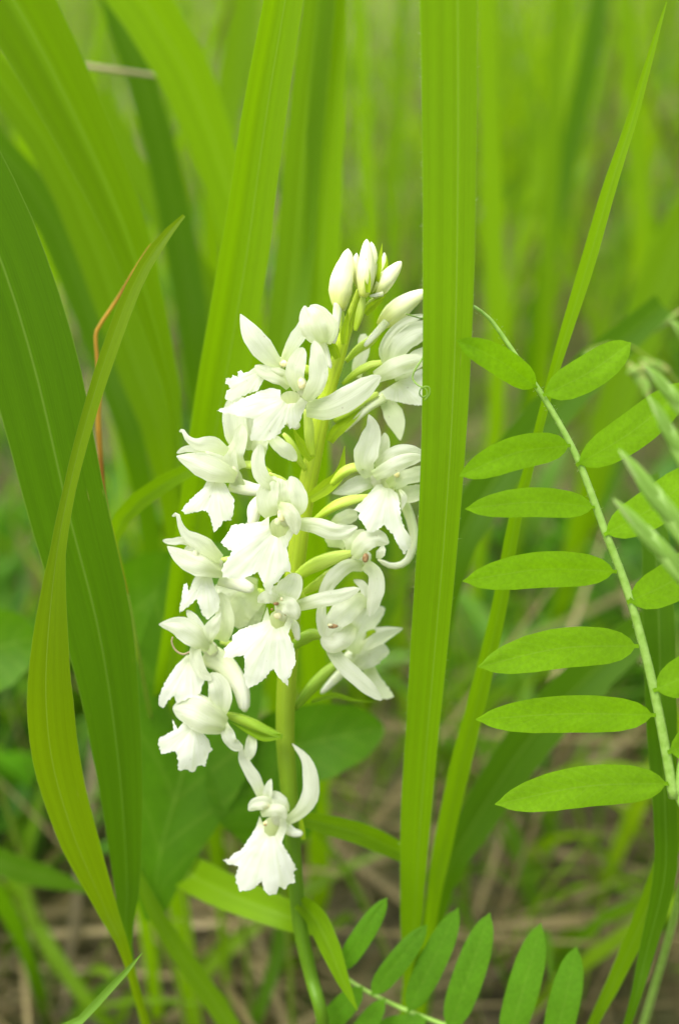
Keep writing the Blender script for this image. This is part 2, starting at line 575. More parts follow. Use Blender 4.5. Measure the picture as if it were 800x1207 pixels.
def scatter(name, items, mat, label, cat):
    """items: (x, y, z, height, width, lean azimuth, lean, droop, facing, tone, profile); one mesh of many blades"""
    NS = 7
    tt = np.linspace(0, 1, NS)
    verts, faces, uvs, tone = [], [], [], []
    for (x, y, z, h, w, az, lean, droop, face, tn, prof) in items:
        ca, sa = math.cos(az), math.sin(az)
        a = lean + droop * tt                       # angle from vertical
        dr = np.concatenate([[0], np.cumsum(np.sin(a[:-1]) * h / (NS - 1))])
        dz = np.concatenate([[0], np.cumsum(np.cos(a[:-1]) * h / (NS - 1))])
        cf, sf = math.cos(face), math.sin(face)
        if prof == 0:
            ww = w * np.interp(tt, [0, .25, .6, .85, 1], [.5, 1, .9, .5, .03])
        elif prof == 1:
            ww = w * np.interp(tt, [0, .12, .3, .55, .8, 1], [.12, .15, .85, 1, .65, .05])
        else:
            ww = w * np.ones(NS)
        b = len(verts)
        for i in range(NS):
            cx, cy, cz = x + ca * dr[i], y + sa * dr[i], z + dz[i]
            nzx, nzy = -sf * 0.18 * ww[i], cf * 0.18 * ww[i]
            verts.append((cx - cf * ww[i] / 2, cy - sf * ww[i] / 2, cz))
            verts.append((cx + nzx, cy + nzy, cz))
            verts.append((cx + cf * ww[i] / 2, cy + sf * ww[i] / 2, cz))
            uvs += [(0, tt[i]), (.5, tt[i]), (1, tt[i])]
            tone += [tn] * 3
        for i in range(NS - 1):
            k = b + i * 3
            faces += [(k, k + 1, k + 4, k + 3), (k + 1, k + 2, k + 5, k + 4)]
    o = mesh_obj(name, verts, faces, mat, uvs=uvs)
    at = o.data.attributes.new('tone', 'FLOAT', 'POINT')
    at.data.foreach_set('value', np.array(tone, dtype=np.float32))
    return tag(o, label, cat, kind='stuff')


M['grass'] = scatter_color_mat('meadow_grass', [(0.0, (0.075, 0.175, 0.006)), (0.5, (0.15, 0.275, 0.006)), (1.0, (0.205, 0.345, 0.006))], (1.7, 1.65, 0.6), 0.5, 0.025)
M['deadgrass'] = scatter_color_mat('dead_grass', [(0.0, (0.06, 0.05, 0.014)), (0.5, (0.14, 0.115, 0.038)), (0.85, (0.22, 0.18, 0.075)), (1.0, (0.34, 0.28, 0.13))], (0.8, 0.8, 0.7), 0.25)
M['herb'] = scatter_color_mat('low_herbs', [(0.0, (0.04, 0.13, 0.010)), (0.5, (0.075, 0.20, 0.012)), (1.0, (0.13, 0.28, 0.03))], (1.5, 1.6, 0.8), 0.4, 0.025)


def clump(x, y):
    return noise.noise(Vector((x * 4.2 + 3.1, y * 3.1, 1.7)))


items = []
while len(items) < 4300:
    y = 0.30 + 4.2 * random.random() ** 1.7
    x = random.uniform(-1, 1) * (0.30 + 0.55 * y)
    if clump(x, y) < random.uniform(-0.22, 0.32):
        continue
    near = y < 0.55
    if near:
        h = random.uniform(0.03, 0.10)
        w = random.uniform(0.0015, 0.004)
    else:
        h = random.uniform(0.16, 0.42) * (0.75 + 0.25 * min(1, y))
        w = random.choice([random.uniform(0.0015, 0.003), random.uniform(0.003, 0.0065)])
        if y < 0.75:
            h *= 0.6
    items.append((x, y, ground_height(x, y) - 0.006, h, w, random.uniform(0, 6.28), random.uniform(0.02, 0.3), random.uniform(0.1, 0.9), random.uniform(-0.9, 0.9), min(1, max(0, random.gauss(0.5, 0.33))), 0))
for k in range(1900):                               # low turf and seedling blades near the spike
    y = random.uniform(0.20, 0.85)
    x = random.uniform(-1, 1) * (0.22 + 0.5 * y)
    if noise.noise(Vector((x * 9 + 4, y * 7, 8))) + 0.25 * (x < -0.02) < random.uniform(-0.25, 0.3):
        continue
    items.append((x, y, ground_height(x, y) - 0.006, random.uniform(0.03, 0.12), random.uniform(0.0015, 0.0055), random.uniform(0, 6.28), random.uniform(0.1, 0.6), random.uniform(0.2, 1.2), random.uniform(0, 3.14), min(1, max(0, random.gauss(0.3, 0.22))), 0))
scatter('grass', items, M['grass'], 'soft mass of green meadow grass filling the distance', 'grass')

items = []
for k in range(6500):
    y = 0.20 + 2.6 * random.random() ** 1.8
    x = random.uniform(-1, 1) * (0.28 + 0.55 * y)
    flat = random.random() < 0.85
    items.append((x, y, ground_height(x, y) + random.uniform(-0.001, 0.010), random.uniform(0.04, 0.16), random.uniform(0.0008, 0.0032), random.uniform(0, 6.28), random.uniform(1.35, 1.6) if flat else random.uniform(0.3, 1.1), random.uniform(-0.1, 0.15), random.uniform(0, 6.28), random.random(), 0))
for k in range(600):                                # dead stems still standing among the grass
    y = 0.5 + 2.6 * random.random() ** 1.5
    x = random.uniform(-1, 1) * (0.2 + 0.5 * y)
    items.append((x, y, ground_height(x, y) - 0.004, random.uniform(0.08, 0.34), random.uniform(0.001, 0.0035), random.uniform(0, 6.28), random.uniform(0.1, 0.7), random.uniform(0, 0.6), random.uniform(-0.8, 0.8), random.uniform(0.3, 0.85), 0))
for k in range(420):                                # larger bleached straws and leaf scraps
    y = 0.22 + 1.6 * random.random() ** 1.6
    x = random.uniform(-1, 1) * (0.22 + 0.5 * y)
    items.append((x, y, ground_height(x, y) + random.uniform(0.004, 0.02), random.uniform(0.05, 0.2), random.uniform(0.002, 0.006), random.uniform(0, 6.28), random.uniform(1.2, 1.6), random.uniform(-0.2, 0.2), random.uniform(0, 6.28), random.uniform(0.6, 0.92), 0))
scatter('litter', items, M['deadgrass'], 'tan dead grass and straw lying on the ground', 'litter')

items = []
while len(items) < 2400:
    y = 0.24 + 2.2 * random.random() ** 1.5
    x = random.uniform(-1, 1) * (0.28 + 0.55 * y)
    if noise.noise(Vector((x * 6 + 9, y * 6, 4))) < random.uniform(-0.3, 0.45):
        continue
    items.append((x, y, ground_height(x, y) - 0.002, random.uniform(0.03, 0.11), random.uniform(0.006, 0.016), random.uniform(0, 6.28), random.uniform(0.1, 0.6), random.uniform(0.5, 1.3), random.uniform(0, 6.28), random.random(), 1))
scatter('undergrowth', items, M['herb'], 'low dark green herbs growing between the grass tufts', 'undergrowth')

# ------------------------------------------------------------------ standing blades behind the orchid
BACK = [
    ([(150, 420, 170), (185, 250, 165), (230, 110, 160), (262, 10, 156), (280, -60, 154)], [6, 9, 9, 6, 3], 'blade_bright', 0.2, 'thin pale blade crossing behind the arching blades at upper left'),
    ([(260, 430, 150), (222, 330, 148), (200, 200, 150), (205, 90, 152), (222, 0, 154)], [6, 10, 11, 9, 5], 'blade', 0.2, 'thin upright blade seen in the gap left of the folded blade'),
    ([(120, 420, 190), (95, 280, 186), (100, 150, 184), (118, 30, 182), (125, -60, 180)], [7, 12, 12, 9, 6], 'blade_bright', 0.2, 'thin light blade behind the edge of the ribbed blade'),
    ([(590, 420, 320), (615, 270, 315), (655, 130, 310), (690, 20, 306)], [7, 10, 10, 6], 'blade_bright', 0.2, 'thin blade leaning right in the blurred upper right'),
    ([(700, 400, 330), (660, 280, 322), (632, 160, 318), (618, 40, 314)], [7, 10, 10, 6], 'blade', 0.2, 'thin blade leaning left in the blurred upper right'),
    # pts from base to tip (x, y, d), widths px, material, fold, label
    ([(318, 560, 52), (345, 330, 52), (360, 150, 46), (376, 0, 40), (388, -160, 34)], [40, 44, 42, 38, 30], 'blade', 0.35, 'broad blurred blade standing upright just behind the folded blade over the orchid'),
    ([(368, 560, 62), (378, 300, 52), (385, 120, 46), (390, 0, 42), (398, -200, 34)], [40, 46, 44, 38, 26], 'blade_bright', 0.25, 'straight blurred light green blade above the buds'),
    ([(300, 420, 85), (275, 250, 78), (215, 80, 70), (165, 0, 66), (90, -90, 62)], [30, 46, 64, 66, 58], 'blade_bright', 0.2, 'wide soft blade arching from the top edge towards the folded blade'),
    ([(240, 480, 110), (215, 300, 105), (178, 130, 98), (140, 20, 95), (110, -80, 92)], [34, 40, 36, 32, 26], 'blade_dark', 0.3, 'dark slim blade between the two arching blades, upper left'),
    ([(200, 560, 75), (160, 430, 70), (112, 290, 64), (62, 180, 58), (-10, 80, 52)], [36, 46, 48, 44, 36], 'blade', 0.3, 'blurred blade running under the large ribbed one, upper left'),
    ([(165, 560, 92), (140, 470, 90), (95, 340, 88), (50, 240, 84), (-15, 160, 80)], [26, 34, 40, 40, 34], 'blade_dark', 0.3, 'dark blurred blade lowest of the slanting ones at upper left'),
    ([(345, 520, 125), (290, 420, 120), (220, 300, 118), (160, 200, 116), (120, 110, 112)], [22, 30, 34, 30, 18], 'blade', 0.25, 'faint slanting blade behind the bent tip at left'),
    ([(585, 480, 190), (580, 250, 175), (575, 90, 165), (572, -60, 155)], [20, 25, 24, 18], 'blade_bright', 0.25, 'bright upright blurred blade just beyond the central flat blade'),
    ([(640, 420, 230), (648, 220, 215), (655, 60, 205), (660, -80, 195)], [16, 20, 20, 15], 'blade', 0.3, 'soft upright blade between the central blade and the slender tip'),
    ([(640, 330, 260), (672, 170, 250), (700, 40, 242), (715, -70, 238)], [20, 26, 26, 20], 'blade_dark', 0.3, 'broad dim blade leaning at top right behind the slender tip'),
    ([(700, 560, 200), (740, 430, 192), (785, 310, 186), (840, 190, 180)], [34, 48, 50, 40], 'blade', 0.25, 'wide soft blade leaning out at the right edge above the leaflets'),
    ([(440, 330, 210), (432, 180, 200), (425, 40, 195), (420, -80, 190)], [12, 16, 16, 12], 'blade_bright', 0.2, 'narrow pale blurred blade above the buds beside the flat blade'),
    ([(760, 330, 280), (752, 190, 270), (740, 60, 262), (735, -60, 258)], [18, 24, 22, 16], 'blade_bright', 0.3, 'light blurred blade in the top right corner'),
    ([(468, 420, 260), (462, 260, 250), (470, 100, 242), (476, -60, 236)], [12, 15, 15, 11], 'blade', 0.25, 'soft blade beside the left edge of the central flat blade'),
    ([(30, 170, 160), (22, 90, 156), (10, 20, 152), (0, -60, 150)], [24, 30, 30, 24], 'blade_bright', 0.3, 'light blurred blade in the top left corner behind the ribbed blade'),
    ([(250, 260, 210), (272, 120, 200), (290, 0, 195), (300, -90, 190)], [24, 32, 32, 26], 'blade', 0.25, 'soft upright blade left of the folded blade at the top'),
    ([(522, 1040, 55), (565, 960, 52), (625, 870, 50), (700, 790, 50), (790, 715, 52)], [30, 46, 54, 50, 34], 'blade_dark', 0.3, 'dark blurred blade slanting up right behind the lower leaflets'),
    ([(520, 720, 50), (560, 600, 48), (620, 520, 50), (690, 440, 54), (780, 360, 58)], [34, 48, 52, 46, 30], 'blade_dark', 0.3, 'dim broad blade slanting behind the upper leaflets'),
    ([(600, 1160, 150), (660, 1110, 145), (730, 1075, 140), (815, 1050, 136)], [12, 17, 17, 13], 'blade', 0.2, 'low blurred blade lying across the bottom right'),
    ([(300, 1260, 46), (262, 1195, 44), (210, 1120, 42), (172, 1055, 40), (150, 1000, 40)], [14, 24, 22, 16, 5], 'blade', 0.3, 'green blade slanting up from the bottom edge to the dark leaf, lower left'),
    ([(-30, 1010, 75), (20, 1025, 75), (60, 1035, 76), (105, 1050, 78)], [26, 30, 24, 6], 'blade_dark', 0.2, 'dark short blade poking in at the lower left edge'),
    ([(130, 1207, 120), (60, 1120, 125), (30, 1060, 130), (-10, 1000, 132)], [14, 18, 18, 12], 'blade', 0.2, 'blurred low blade in the bottom left corner'),
    ([(300, 1207, 100), (330, 1110, 105), (318, 1040, 108), (280, 980, 112)], [14, 18, 16, 6], 'blade_dark', 0.2, 'dim low blade behind the lowest flower'),
    ([(590, 1100, 170), (640, 1010, 176), (655, 940, 182), (690, 880, 188)], [14, 16, 14, 6], 'blade', 0.2, 'faint blade over the litter under the leaflets'),
]
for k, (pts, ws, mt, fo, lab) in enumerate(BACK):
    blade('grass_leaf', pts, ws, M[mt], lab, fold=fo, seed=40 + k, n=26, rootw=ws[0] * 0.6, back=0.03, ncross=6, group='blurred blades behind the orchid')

# tan straw lying across the upper left
sp = spline([P(70, 74, 88), P(130, 82, 86), P(188, 90, 86), P(200, 92, 86)], 10)
o = tube('straw', sp, px_widths(sp, [0, 1], [3.2, 2]), M['straw'], n=6, origin=Vector(sp[0]))
tag(o, 'blurred tan straw lying across blades at upper left', 'straw')

# broad round leaves behind the spike
def broad_leaf(pts, w, lab, mat='leaf', cup=0.15, stalk=True, tip=0.1, seed=0, prof=None):
    W = [P(*p) for p in pts]
    g = Vector((W[0].x, W[0].y + 0.03, 0))
    t = thing('broad_leaf', g, lab, 'leaf', 'broad low leaves around the orchid')
    sp = spline(W, 22)
    tb = prof or [(0, .2), (.15, .68), (.4, 1), (.65, .95), (.85, .65), (.95, .35), (1, tip)]
    ribbon('leaf_surface', sp, [w * interp(tb, i / 21) * depth_of(Vector(sp[i])) / FPX for i in range(22)], M[mat], t, fold=0.15, cup=cup, ncross=8, wave=0.15, seed=seed)
    st = spline([g, g.lerp(W[0], 0.6) + Vector((0, 0.006, 0)), W[0]], 10)
    tube('stalk', st, list(np.linspace(0.0009, 0.0003, 10)), M['culm'], t, n=6)
    return t


broad_leaf([(262, 905, 52), (330, 885, 50), (400, 868, 50), (452, 858, 52)], 92, 'rounded dark green leaf tip showing right of the orchid stem', seed=3)
broad_leaf([(180, 1085, 44), (190, 1000, 42), (220, 890, 42), (240, 760, 46), (248, 640, 54)], 155, 'large dark leaf behind the left side of the flowers', seed=5, prof=[(0, .12), (.2, .55), (.45, 1), (.7, .95), (1, .5)])
broad_leaf([(330, 1010, 46), (318, 950, 44), (290, 900, 44), (262, 850, 46)], 120, 'dark leaf patch behind the lowest flower', seed=8)
broad_leaf([(-60, 790, 60), (-20, 770, 58), (15, 758, 58), (45, 752, 60)], 100, 'rounded green leaf peeking in at the left edge', mat='leaf', seed=9)
broad_leaf([(120, 760, 78), (160, 720, 74), (200, 690, 74), (235, 668, 76)], 110, 'dim leaf between the left blades and the flowers', seed=12)

# ------------------------------------------------------------------ foreground blades
# large ribbed blade, upper left
blade('grass_leaf', [(212, 600, 46), (209, 530, 44), (206, 475, 42), (192, 415, 39), (168, 330, 35), (140, 250, 31), (95, 150, 27), (45, 50, 23), (10, -10, 21), (-60, -140, 17)],
      [9, 10, 15, 26, 40, 52, 68, 84, 92, 84], M['blade'], 'broad ribbed blade slanting down from the top left corner', fold=0.9, keel=0.45, seed=2, rootw=8, n=50)
# dark wide blade at the left edge
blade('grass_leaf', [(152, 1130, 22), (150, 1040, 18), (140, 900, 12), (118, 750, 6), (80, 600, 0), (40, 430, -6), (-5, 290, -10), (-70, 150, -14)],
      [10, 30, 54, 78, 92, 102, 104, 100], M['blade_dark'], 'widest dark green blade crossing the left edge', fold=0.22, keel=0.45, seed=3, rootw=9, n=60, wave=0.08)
# blade folded over: wide yellow-green lower part, narrow pale upper part
blade('grass_leaf', [(153, 1140, 16), (128, 1075, 12), (92, 985, 6), (68, 900, 1), (60, 820, -4), (62, 740, -7), (70, 650, -9), (84, 575, -10), (103, 500, -11), (128, 420, -12), (160, 335, -12), (190, 285, -12), (217, 254, -11)],
      [10, 22, 44, 54, 54, 40, 20, 17, 18, 20, 18, 14, 4], M['blade_yellow'], 'bowed yellow-green blade with bent narrow tip, in front of the dark one',
      roll=[0, 0, 0, 0, 5, 12, 25, 30, 25, 20, 15, 10, 0], fold=0.3, seed=4, rootw=9, n=80)
# orange dead stalk
sp = spline([P(150, 700, 22), P(128, 610, 16), P(121, 565, 15), P(116, 500, 14), P(117, 450, 14), P(113, 400, 14), P(117, 385, 14), P(140, 350, 14), P(165, 308, 13), P(178, 288, 13)], 50)
rw = px_widths(sp, [0, .3, .45, .62, .68, .72, .9, 1], [1.2, 2, 3.2, 2.9, 2.0, 2.2, 1.6, .5])
g = Vector((sp[0][0], sp[0][1] + 0.03, 0))
st = thing('dead_stalk', g, 'kinked orange-brown dead stalk beside the bowed blade', 'stalk')
tube('stalk', sp, rw, M['orange'], st, n=7, flat=0.6, lumps=0.1)
s2 = spline([g, g.lerp(Vector(sp[0]), 0.5) + Vector((0.002, 0, 0)), Vector(sp[0])], 12)
tube('stalk_base', s2, [0.00025] * 12, M['culm'], st, n=6)
# small bright curled blade by the flowers
blade('grass_leaf', [(150, 720, 34), (138, 660, 28), (134, 632, 24), (150, 604, 20), (182, 577, 17), (222, 554, 15), (262, 540, 15)],
      [10, 14, 18, 22, 22, 17, 4], M['blade_bright'], 'short bright blade bending over towards the left flowers', fold=0.3, seed=6, rootw=8, roll=[30, 30, 25, 10, 0, 0, 0])
# folded blade left of the buds
blade('grass_leaf', [(188, 900, 50), (212, 720, 36), (238, 580, 26), (262, 450, 19), (288, 300, 12), (312, 130, 5), (334, 0, 0), (358, -140, -5)],
      [20, 34, 46, 58, 58, 50, 45, 36], M['blade_bright'], 'tall folded bright blade rising behind the upper left flowers', fold=0.85, keel=0.42, seed=7, rootw=14, n=56, wave=0.06)
# central flat blade in front of the right-hand flowers
bl, bsp, bws = blade('grass_leaf', [(479, 1160, 30), (484, 1090, 25), (490, 960, 14), (504, 780, 2), (518, 600, -7), (526, 430, -12), (529, 250, -17), (529, 80, -21), (528, -20, -24), (525, -220, -28)],
                     [9, 24, 36, 42, 49, 57, 63, 66, 67, 60], M['blade_main'], 'tall flat upright blade crossing in front of the right-hand flowers', fold=0.16, keel=0.64, seed=9, rootw=8, n=80, wave=0.05)
# fine hairs along its edges
hv, hf = [], []
bspv = [Vector(p) for p in bsp]
for k in range(520):
    i = random.uniform(14, 74)
    a, b = bspv[int(i)], bspv[int(i) + 1]
    f = i - int(i)
    p = a.lerp(b, f)
    T = (b - a).normalized()
    V = (CP - p).normalized()
    Wd = T.cross(V).normalized()
    side = random.choice([-1, -1, 1])
    p = p + Wd * side * bws[int(i)] * 0.485
    dr = (Wd * side * random.uniform(0.4, 1.0) + T * random.uniform(-0.2, 1.2) + V * random.uniform(-0.4, 0.8)).normalized()
    L = random.uniform(0.0002, 0.0008)
    n0 = len(hv)
    q = T.cross(dr).normalized() * 0.000016
    r2 = dr.cross(q).normalized() * 0.000016
    hv += [p + q, p - q * 0.5 + r2, p - q * 0.5 - r2, p + dr * L]
    hf += [(n0, n0 + 1, n0 + 3), (n0 + 1, n0 + 2, n0 + 3), (n0 + 2, n0, n0 + 3)]
tag(mesh_obj('fringe', hv, hf, M['hair'], bl), kind='stuff')
# slender blade with its tip in the top right corner
blade('grass_leaf', [(508, 1080, 34), (521, 1000, 28), (544, 895, 20), (566, 810, 15), (588, 715, 10), (606, 615, 6), (626, 540, 3), (645, 465, 0), (664, 400, -2), (692, 310, -5), (718, 220, -8), (746, 135, -10), (769, 55, -12), (785, 2, -13)],
      [14, 22, 24, 21, 18, 15, 11, 10, 14, 18, 16, 12, 7, 1.5], M['blade_bright'], 'slender blade tapering to a point in the top right corner', fold=0.6, seed=10, rootw=10, n=80, keel=0.45)
# dark blade at the right edge that bends back down
blade('grass_leaf', [(736, 1215, 18), (762, 1120, 14), (783, 1030, 10), (783, 950, 8), (779, 850, 8), (776, 740, 10), (772, 640, 14), (765, 560, 20)],
      [8, 18, 26, 28, 36, 36, 32, 20], M['blade_dark'], 'dark blade behind the leaflet stalk at the right edge, curving down left', fold=0.35, seed=11, rootw=6, n=60)
blade('grass_leaf', [(690, 1225, 26), (722, 1160, 22), (760, 1075, 18), (788, 1000, 16), (812, 900, 14)],
      [10, 16, 22, 24, 22], M['blade'], 'thin green blade joining the right edge blade near the bottom', fold=0.35, seed=12, rootw=7, n=40)
# narrow tip in the bottom left corner
blade('grass_leaf', [(60, 1240, 6), (95, 1203, 2), (130, 1165, -1), (152, 1142, -3), (168, 1123, -4)],
      [8, 10, 9, 6, 1], M['blade_pale'], 'small pale pointed blade tip at the bottom left', fold=0.6, seed=13, rootw=7, n=36)
# bright strap leaf passing behind the stem
blade('grass_leaf', [(140, 945, 74), (178, 985, 60), (214, 1022, 46), (258, 1047, 34), (310, 1068, 27), (352, 1084, 25), (372, 1096, 26)],
      [14, 30, 42, 42, 38, 32, 14], M['blade_bright'], 'bright strap-like blade lying behind the stem below the lowest flower', fold=0.25, seed=14, root=True, rootw=14, n=40)

# ------------------------------------------------------------------ the orchid
def sd(y):
    """depth of the leaning stem (mm) at photograph row y"""
    return 0.2 * (y - 600) / 8.1 + 2.0


def crop(x0, y0, s):
    def f(*pts):
        return [(x0 + p[0] / s, y0 + p[1] / s) + tuple(p[2:]) for p in pts]
    f.s = s
    return f


C_top = crop(250, 350, 5.333)
C_l4 = crop(180, 500, 5.714)
C_5 = crop(260, 520, 6.036)
C_6 = crop(240, 580, 5.029)
C_lft = crop(180, 600, 3.769)
C_11 = crop(250, 860, 5.714)
C_13 = crop(390, 480, 6.355)
C_12 = crop(400, 330, 6.354)
C_rt = crop(340, 560, 4.469)
C_st = crop(330, 460, 5.49)
C_bud = crop(360, 280, 8.0)
C_b2 = crop(360, 270, 5.247)
C_3 = crop(180, 270, 2.424)

PROF = {
    'sepal': [(0, .42), (.15, .68), (.4, 1), (.62, .86), (.82, .5), (.93, .26), (1, .05)],
    'blunt': [(0, .5), (.2, .85), (.45, 1), (.7, .9), (.88, .6), (.96, .36), (1, .12)],
    'strap': [(0, .7), (.25, .9), (.5, 1), (.8, .8), (.93, .5), (1, .12)],
    'hooked': [(0, .6), (.25, 1), (.5, .8), (.65, .45), (.8, .26), (.95, .22), (1, .1)],
    'sheet': [(0, .7), (.3, 1), (.7, 1), (.9, .8), (1, .4)],
    'bract': [(0, .7), (.3, 1), (.55, .75), (.8, .35), (1, .04)],
}

stem_px = [(382, 1215), (366, 1150), (353, 1090), (346, 1010), (341, 940), (336, 870), (338, 800), (345, 700), (355, 615), (369, 540), (384, 470), (398, 425), (408, 390), (424, 345), (428, 325)]
stem_w = [15, 16, 17, 18, 20, 22, 23, 23, 22, 21, 19, 16, 14, 10, 7]
SW = [P(x, y, sd(y)) for x, y in stem_px]
oroot = Vector((SW[0].x + 0.004, SW[0].y + 0.03, 0))
orchid = thing('orchid', oroot, 'white flowered orchid spike with yellow-green buds, partly behind the flat upright blade', 'orchid')
W = [oroot, oroot.lerp(SW[0], 0.5) + Vector((0, 0.004, 0))] + SW
sp = spline(W, 110)
A = np.array([list(w) for w in W])
cum = np.concatenate([[0], np.cumsum(np.linalg.norm(np.diff(A, axis=0), axis=1))])
cum /= cum[-1]
rr = [w / 2 for w in px_widths(sp, cum, [15, 15] + stem_w)]
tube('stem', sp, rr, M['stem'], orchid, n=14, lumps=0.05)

SEED = [100]


def nxt():
    SEED[0] += 1
    return SEED[0]


def to_world(pts, z):
    """(x, y[, dz]) pixels -> world, z mm in front (-) or behind (+) the stem at that row"""
    out = []
    ym = sum(p[1] for p in pts) / len(pts)
    for p in pts:
        dz = p[2] if len(p) > 2 else 0.0
        out.append(P(p[0], p[1], sd(0.5 * p[1] + 0.5 * ym) + z + dz))
    return out


def petal(fl, name, C, pts, w, z=0.0, prof='sepal', mat='petal', roll=0.0, cup=0.35, bow=0.8, fold=0.0, wave=0.25, ruffle=0.05):
    px = C(*pts)
    n = len(px)
    if all(len(p) == 2 for p in px):
        px = [(p[0], p[1], -bow * math.sin(math.pi * k / (n - 1)) if n > 2 else 0.0) for k, p in enumerate(px)]
    sp = spline(to_world(px, z + fl['z']), 16)
    wp = w / C.s
    s = nxt()
    ws = [wp * (1 + 0.09 * noise.noise(Vector((i * 0.42, s * 1.7, 0)))) * interp(PROF[prof], i / 15) * depth_of(Vector(sp[i])) / FPX for i in range(16)]
    return ribbon(name, sp, ws, M[mat], fl, roll=roll + (s * 37 % 21 - 10), fold=fold, cup=cup * 0.5, ncross=12, groove=0.05, wave=wave * 1.6, ruffle=ruffle * 1.6, ruf_n=1.3 + (s % 5) * 0.4, seed=s)


def taper(fl, name, C, pts, w, tab, mat, z=0.0, n=10, lumps=0.06, flat=0.9):
    sp = spline(to_world(C(*pts), z + fl['z'] if fl is not orchid else z), 16)
    rr = [w / C.s / 2 * (0.84 if name == 'ovary' else 0.9) * interp(tab, i / 15) * depth_of(Vector(sp[i])) / FPX for i in range(16)]
    return tube(name, sp, rr, M[mat], fl, n=n, lumps=lumps, flat=flat, seed=nxt())


T_OV = [(0, .45), (.2, .75), (.45, 1), (.7, .95), (.9, .65), (1, .4)]
T_SP = [(0, 1), (.4, .85), (.8, .6), (.95, .45), (1, .15)]
T_BUD = [(0, .42), (.12, .72), (.3, 1), (.5, .98), (.75, .72), (.9, .45), (.97, .25), (1, .05)]


def ovary(fl, C, pts, w, z=0.0, mat='ovary'):
    return taper(fl, 'ovary', C, pts, w, T_OV, mat, z, n=14, lumps=0.12)


def spur(fl, C, pts, w, z=0.0):
    return taper(fl, 'spur', C, pts, w, T_SP, 'spur', z)


def bract(C, pts, w, z=0.0, mat='bract'):
    px = C(*pts)
    sp = spline(to_world(px, z), 16)
    ws = [w / C.s * interp(PROF['bract'], i / 15) * depth_of(Vector(sp[i])) / FPX for i in range(16)]
    return ribbon('bract', sp, ws, M[mat], orchid, fold=0.5, cup=0.3, ncross=6, wave=0.1, seed=nxt())


def lip(fl, C, outline, throat, z=-1.0, tilt=-1.5, dome=2.4, ridges=5, teeth=0.95, mat='lip'):
    """lobed, toothed lip: pixel outline, relief bulging towards the viewer, edges falling back"""
    pts = [Vector(p) for p in C(*outline)]
    th = Vector(C(throat)[0])
    r = random.Random(nxt())
    ring = []
    n = len(pts)
    for k in range(n):
        a, b = pts[k], pts[(k + 1) % n]
        L = (b - a).length
        m_ = max(1, int(L / 1.9))
        nor = Vector((b.y - a.y, a.x - b.x)).normalized() if L > 0 else Vector((0, 0))
        for q in range(m_):
            t = q / m_
            pq = a.lerp(b, t)
            far = min(1.0, max(0.0, ((pq - th).length - 14) / 20))
            ring.append(pq + nor * (r.uniform(-teeth, teeth) * far))
    cen = sum(ring, Vector((0, 0))) / len(ring)
    x0, x1 = min(p.x for p in ring), max(p.x for p in ring)
    y0, y1 = min(p.y for p in ring), max(p.y for p in ring)
    inner = []
    y = y0
    row = 0
    while y < y1:
        x = x0 + (1.4 if row % 2 else 0)
        while x < x1:
            inner.append(Vector((x, y)))
            x += 2.8
        y += 2.5
        row += 1

    def inside(p):
        c_ = False
        j = len(ring) - 1
        for i in range(len(ring)):
            a, b = ring[i], ring[j]
            if (a.y > p.y) != (b.y > p.y) and p.x < (b.x - a.x) * (p.y - a.y) / (b.y - a.y) + a.x:
                c_ = not c_
            j = i
        return c_

    inner = [p for p in inner if inside(p) and min((p - q).length for q in ring) > 1.3]
    allp = ring + inner
    N = len(ring)
    edges = [(i, (i + 1) % N) for i in range(N)]
    vs, _, fs, _, _, _ = geometry.delaunay_2d_cdt(allp, edges, [list(range(N))], 1, 1e-5)
    axis = (cen - th).normalized()
    side = Vector((-axis.y, axis.x))
    Rm = max((p - th).length for p in ring)
    verts, uvs = [], []
    fz = fl['z'] + z
    ym = cen.y
    for p in vs:
        d = p - th
        u = d.dot(axis) / Rm
        v = d.dot(side) / Rm
        ang = math.atan2(v, max(u, 0.05))
        rad = d.length / Rm
        edge_d = min((p - q).length for q in ring)
        rim = max(0.0, 1 - edge_d / 6.0)
        dz = tilt * math.sin(min(1, max(0, u)) * 1.9) + dome * (v * v) * 1.6 + 0.9 * max(0.0, u - 0.55) ** 2 * dome
        dz += 0.30 * math.cos(ang * ridges * 1.1 + fz) * rad * (1.4 - rad)
        dz += 0.55 * noise.noise(Vector((p.x * 0.03, p.y * 0.03, fz))) + 0.07 * noise.noise(Vector((p.x * .12, p.y * .12, fz + 5)))
        dz += 0.16 * rim * rim * math.sin(p.x * 0.22 + p.y * 0.19)
        verts.append(P(p.x, p.y, sd(0.5 * p.y + 0.5 * ym) + fz + dz))
        uvs.append((0.5 + ang / 2.6, rad))
    return mesh_obj('lip', verts, [tuple(f) for f in fs], M[mat], fl, uvs)


def flower(z, C, core, core_w=60, mat='throat', label=None):
    """a flower: its mesh is the throat and column body; lip, sepals, petals, spur and ovary hang on it"""
    px = C(*core)
    sp = spline(to_world(px, z + 1.2), 10)
    rr = [core_w / C.s / 2 * interp([(0, .5), (.25, 1), (.6, .9), (.9, .6), (1, .2)], i / 9) * depth_of(Vector(sp[i])) / FPX for i in range(10)]
    o = tube('flower', sp, rr, M[mat], orchid, n=10, lumps=0.08)
    o['z'] = z
    if label:
        o['label'] = label
    return o


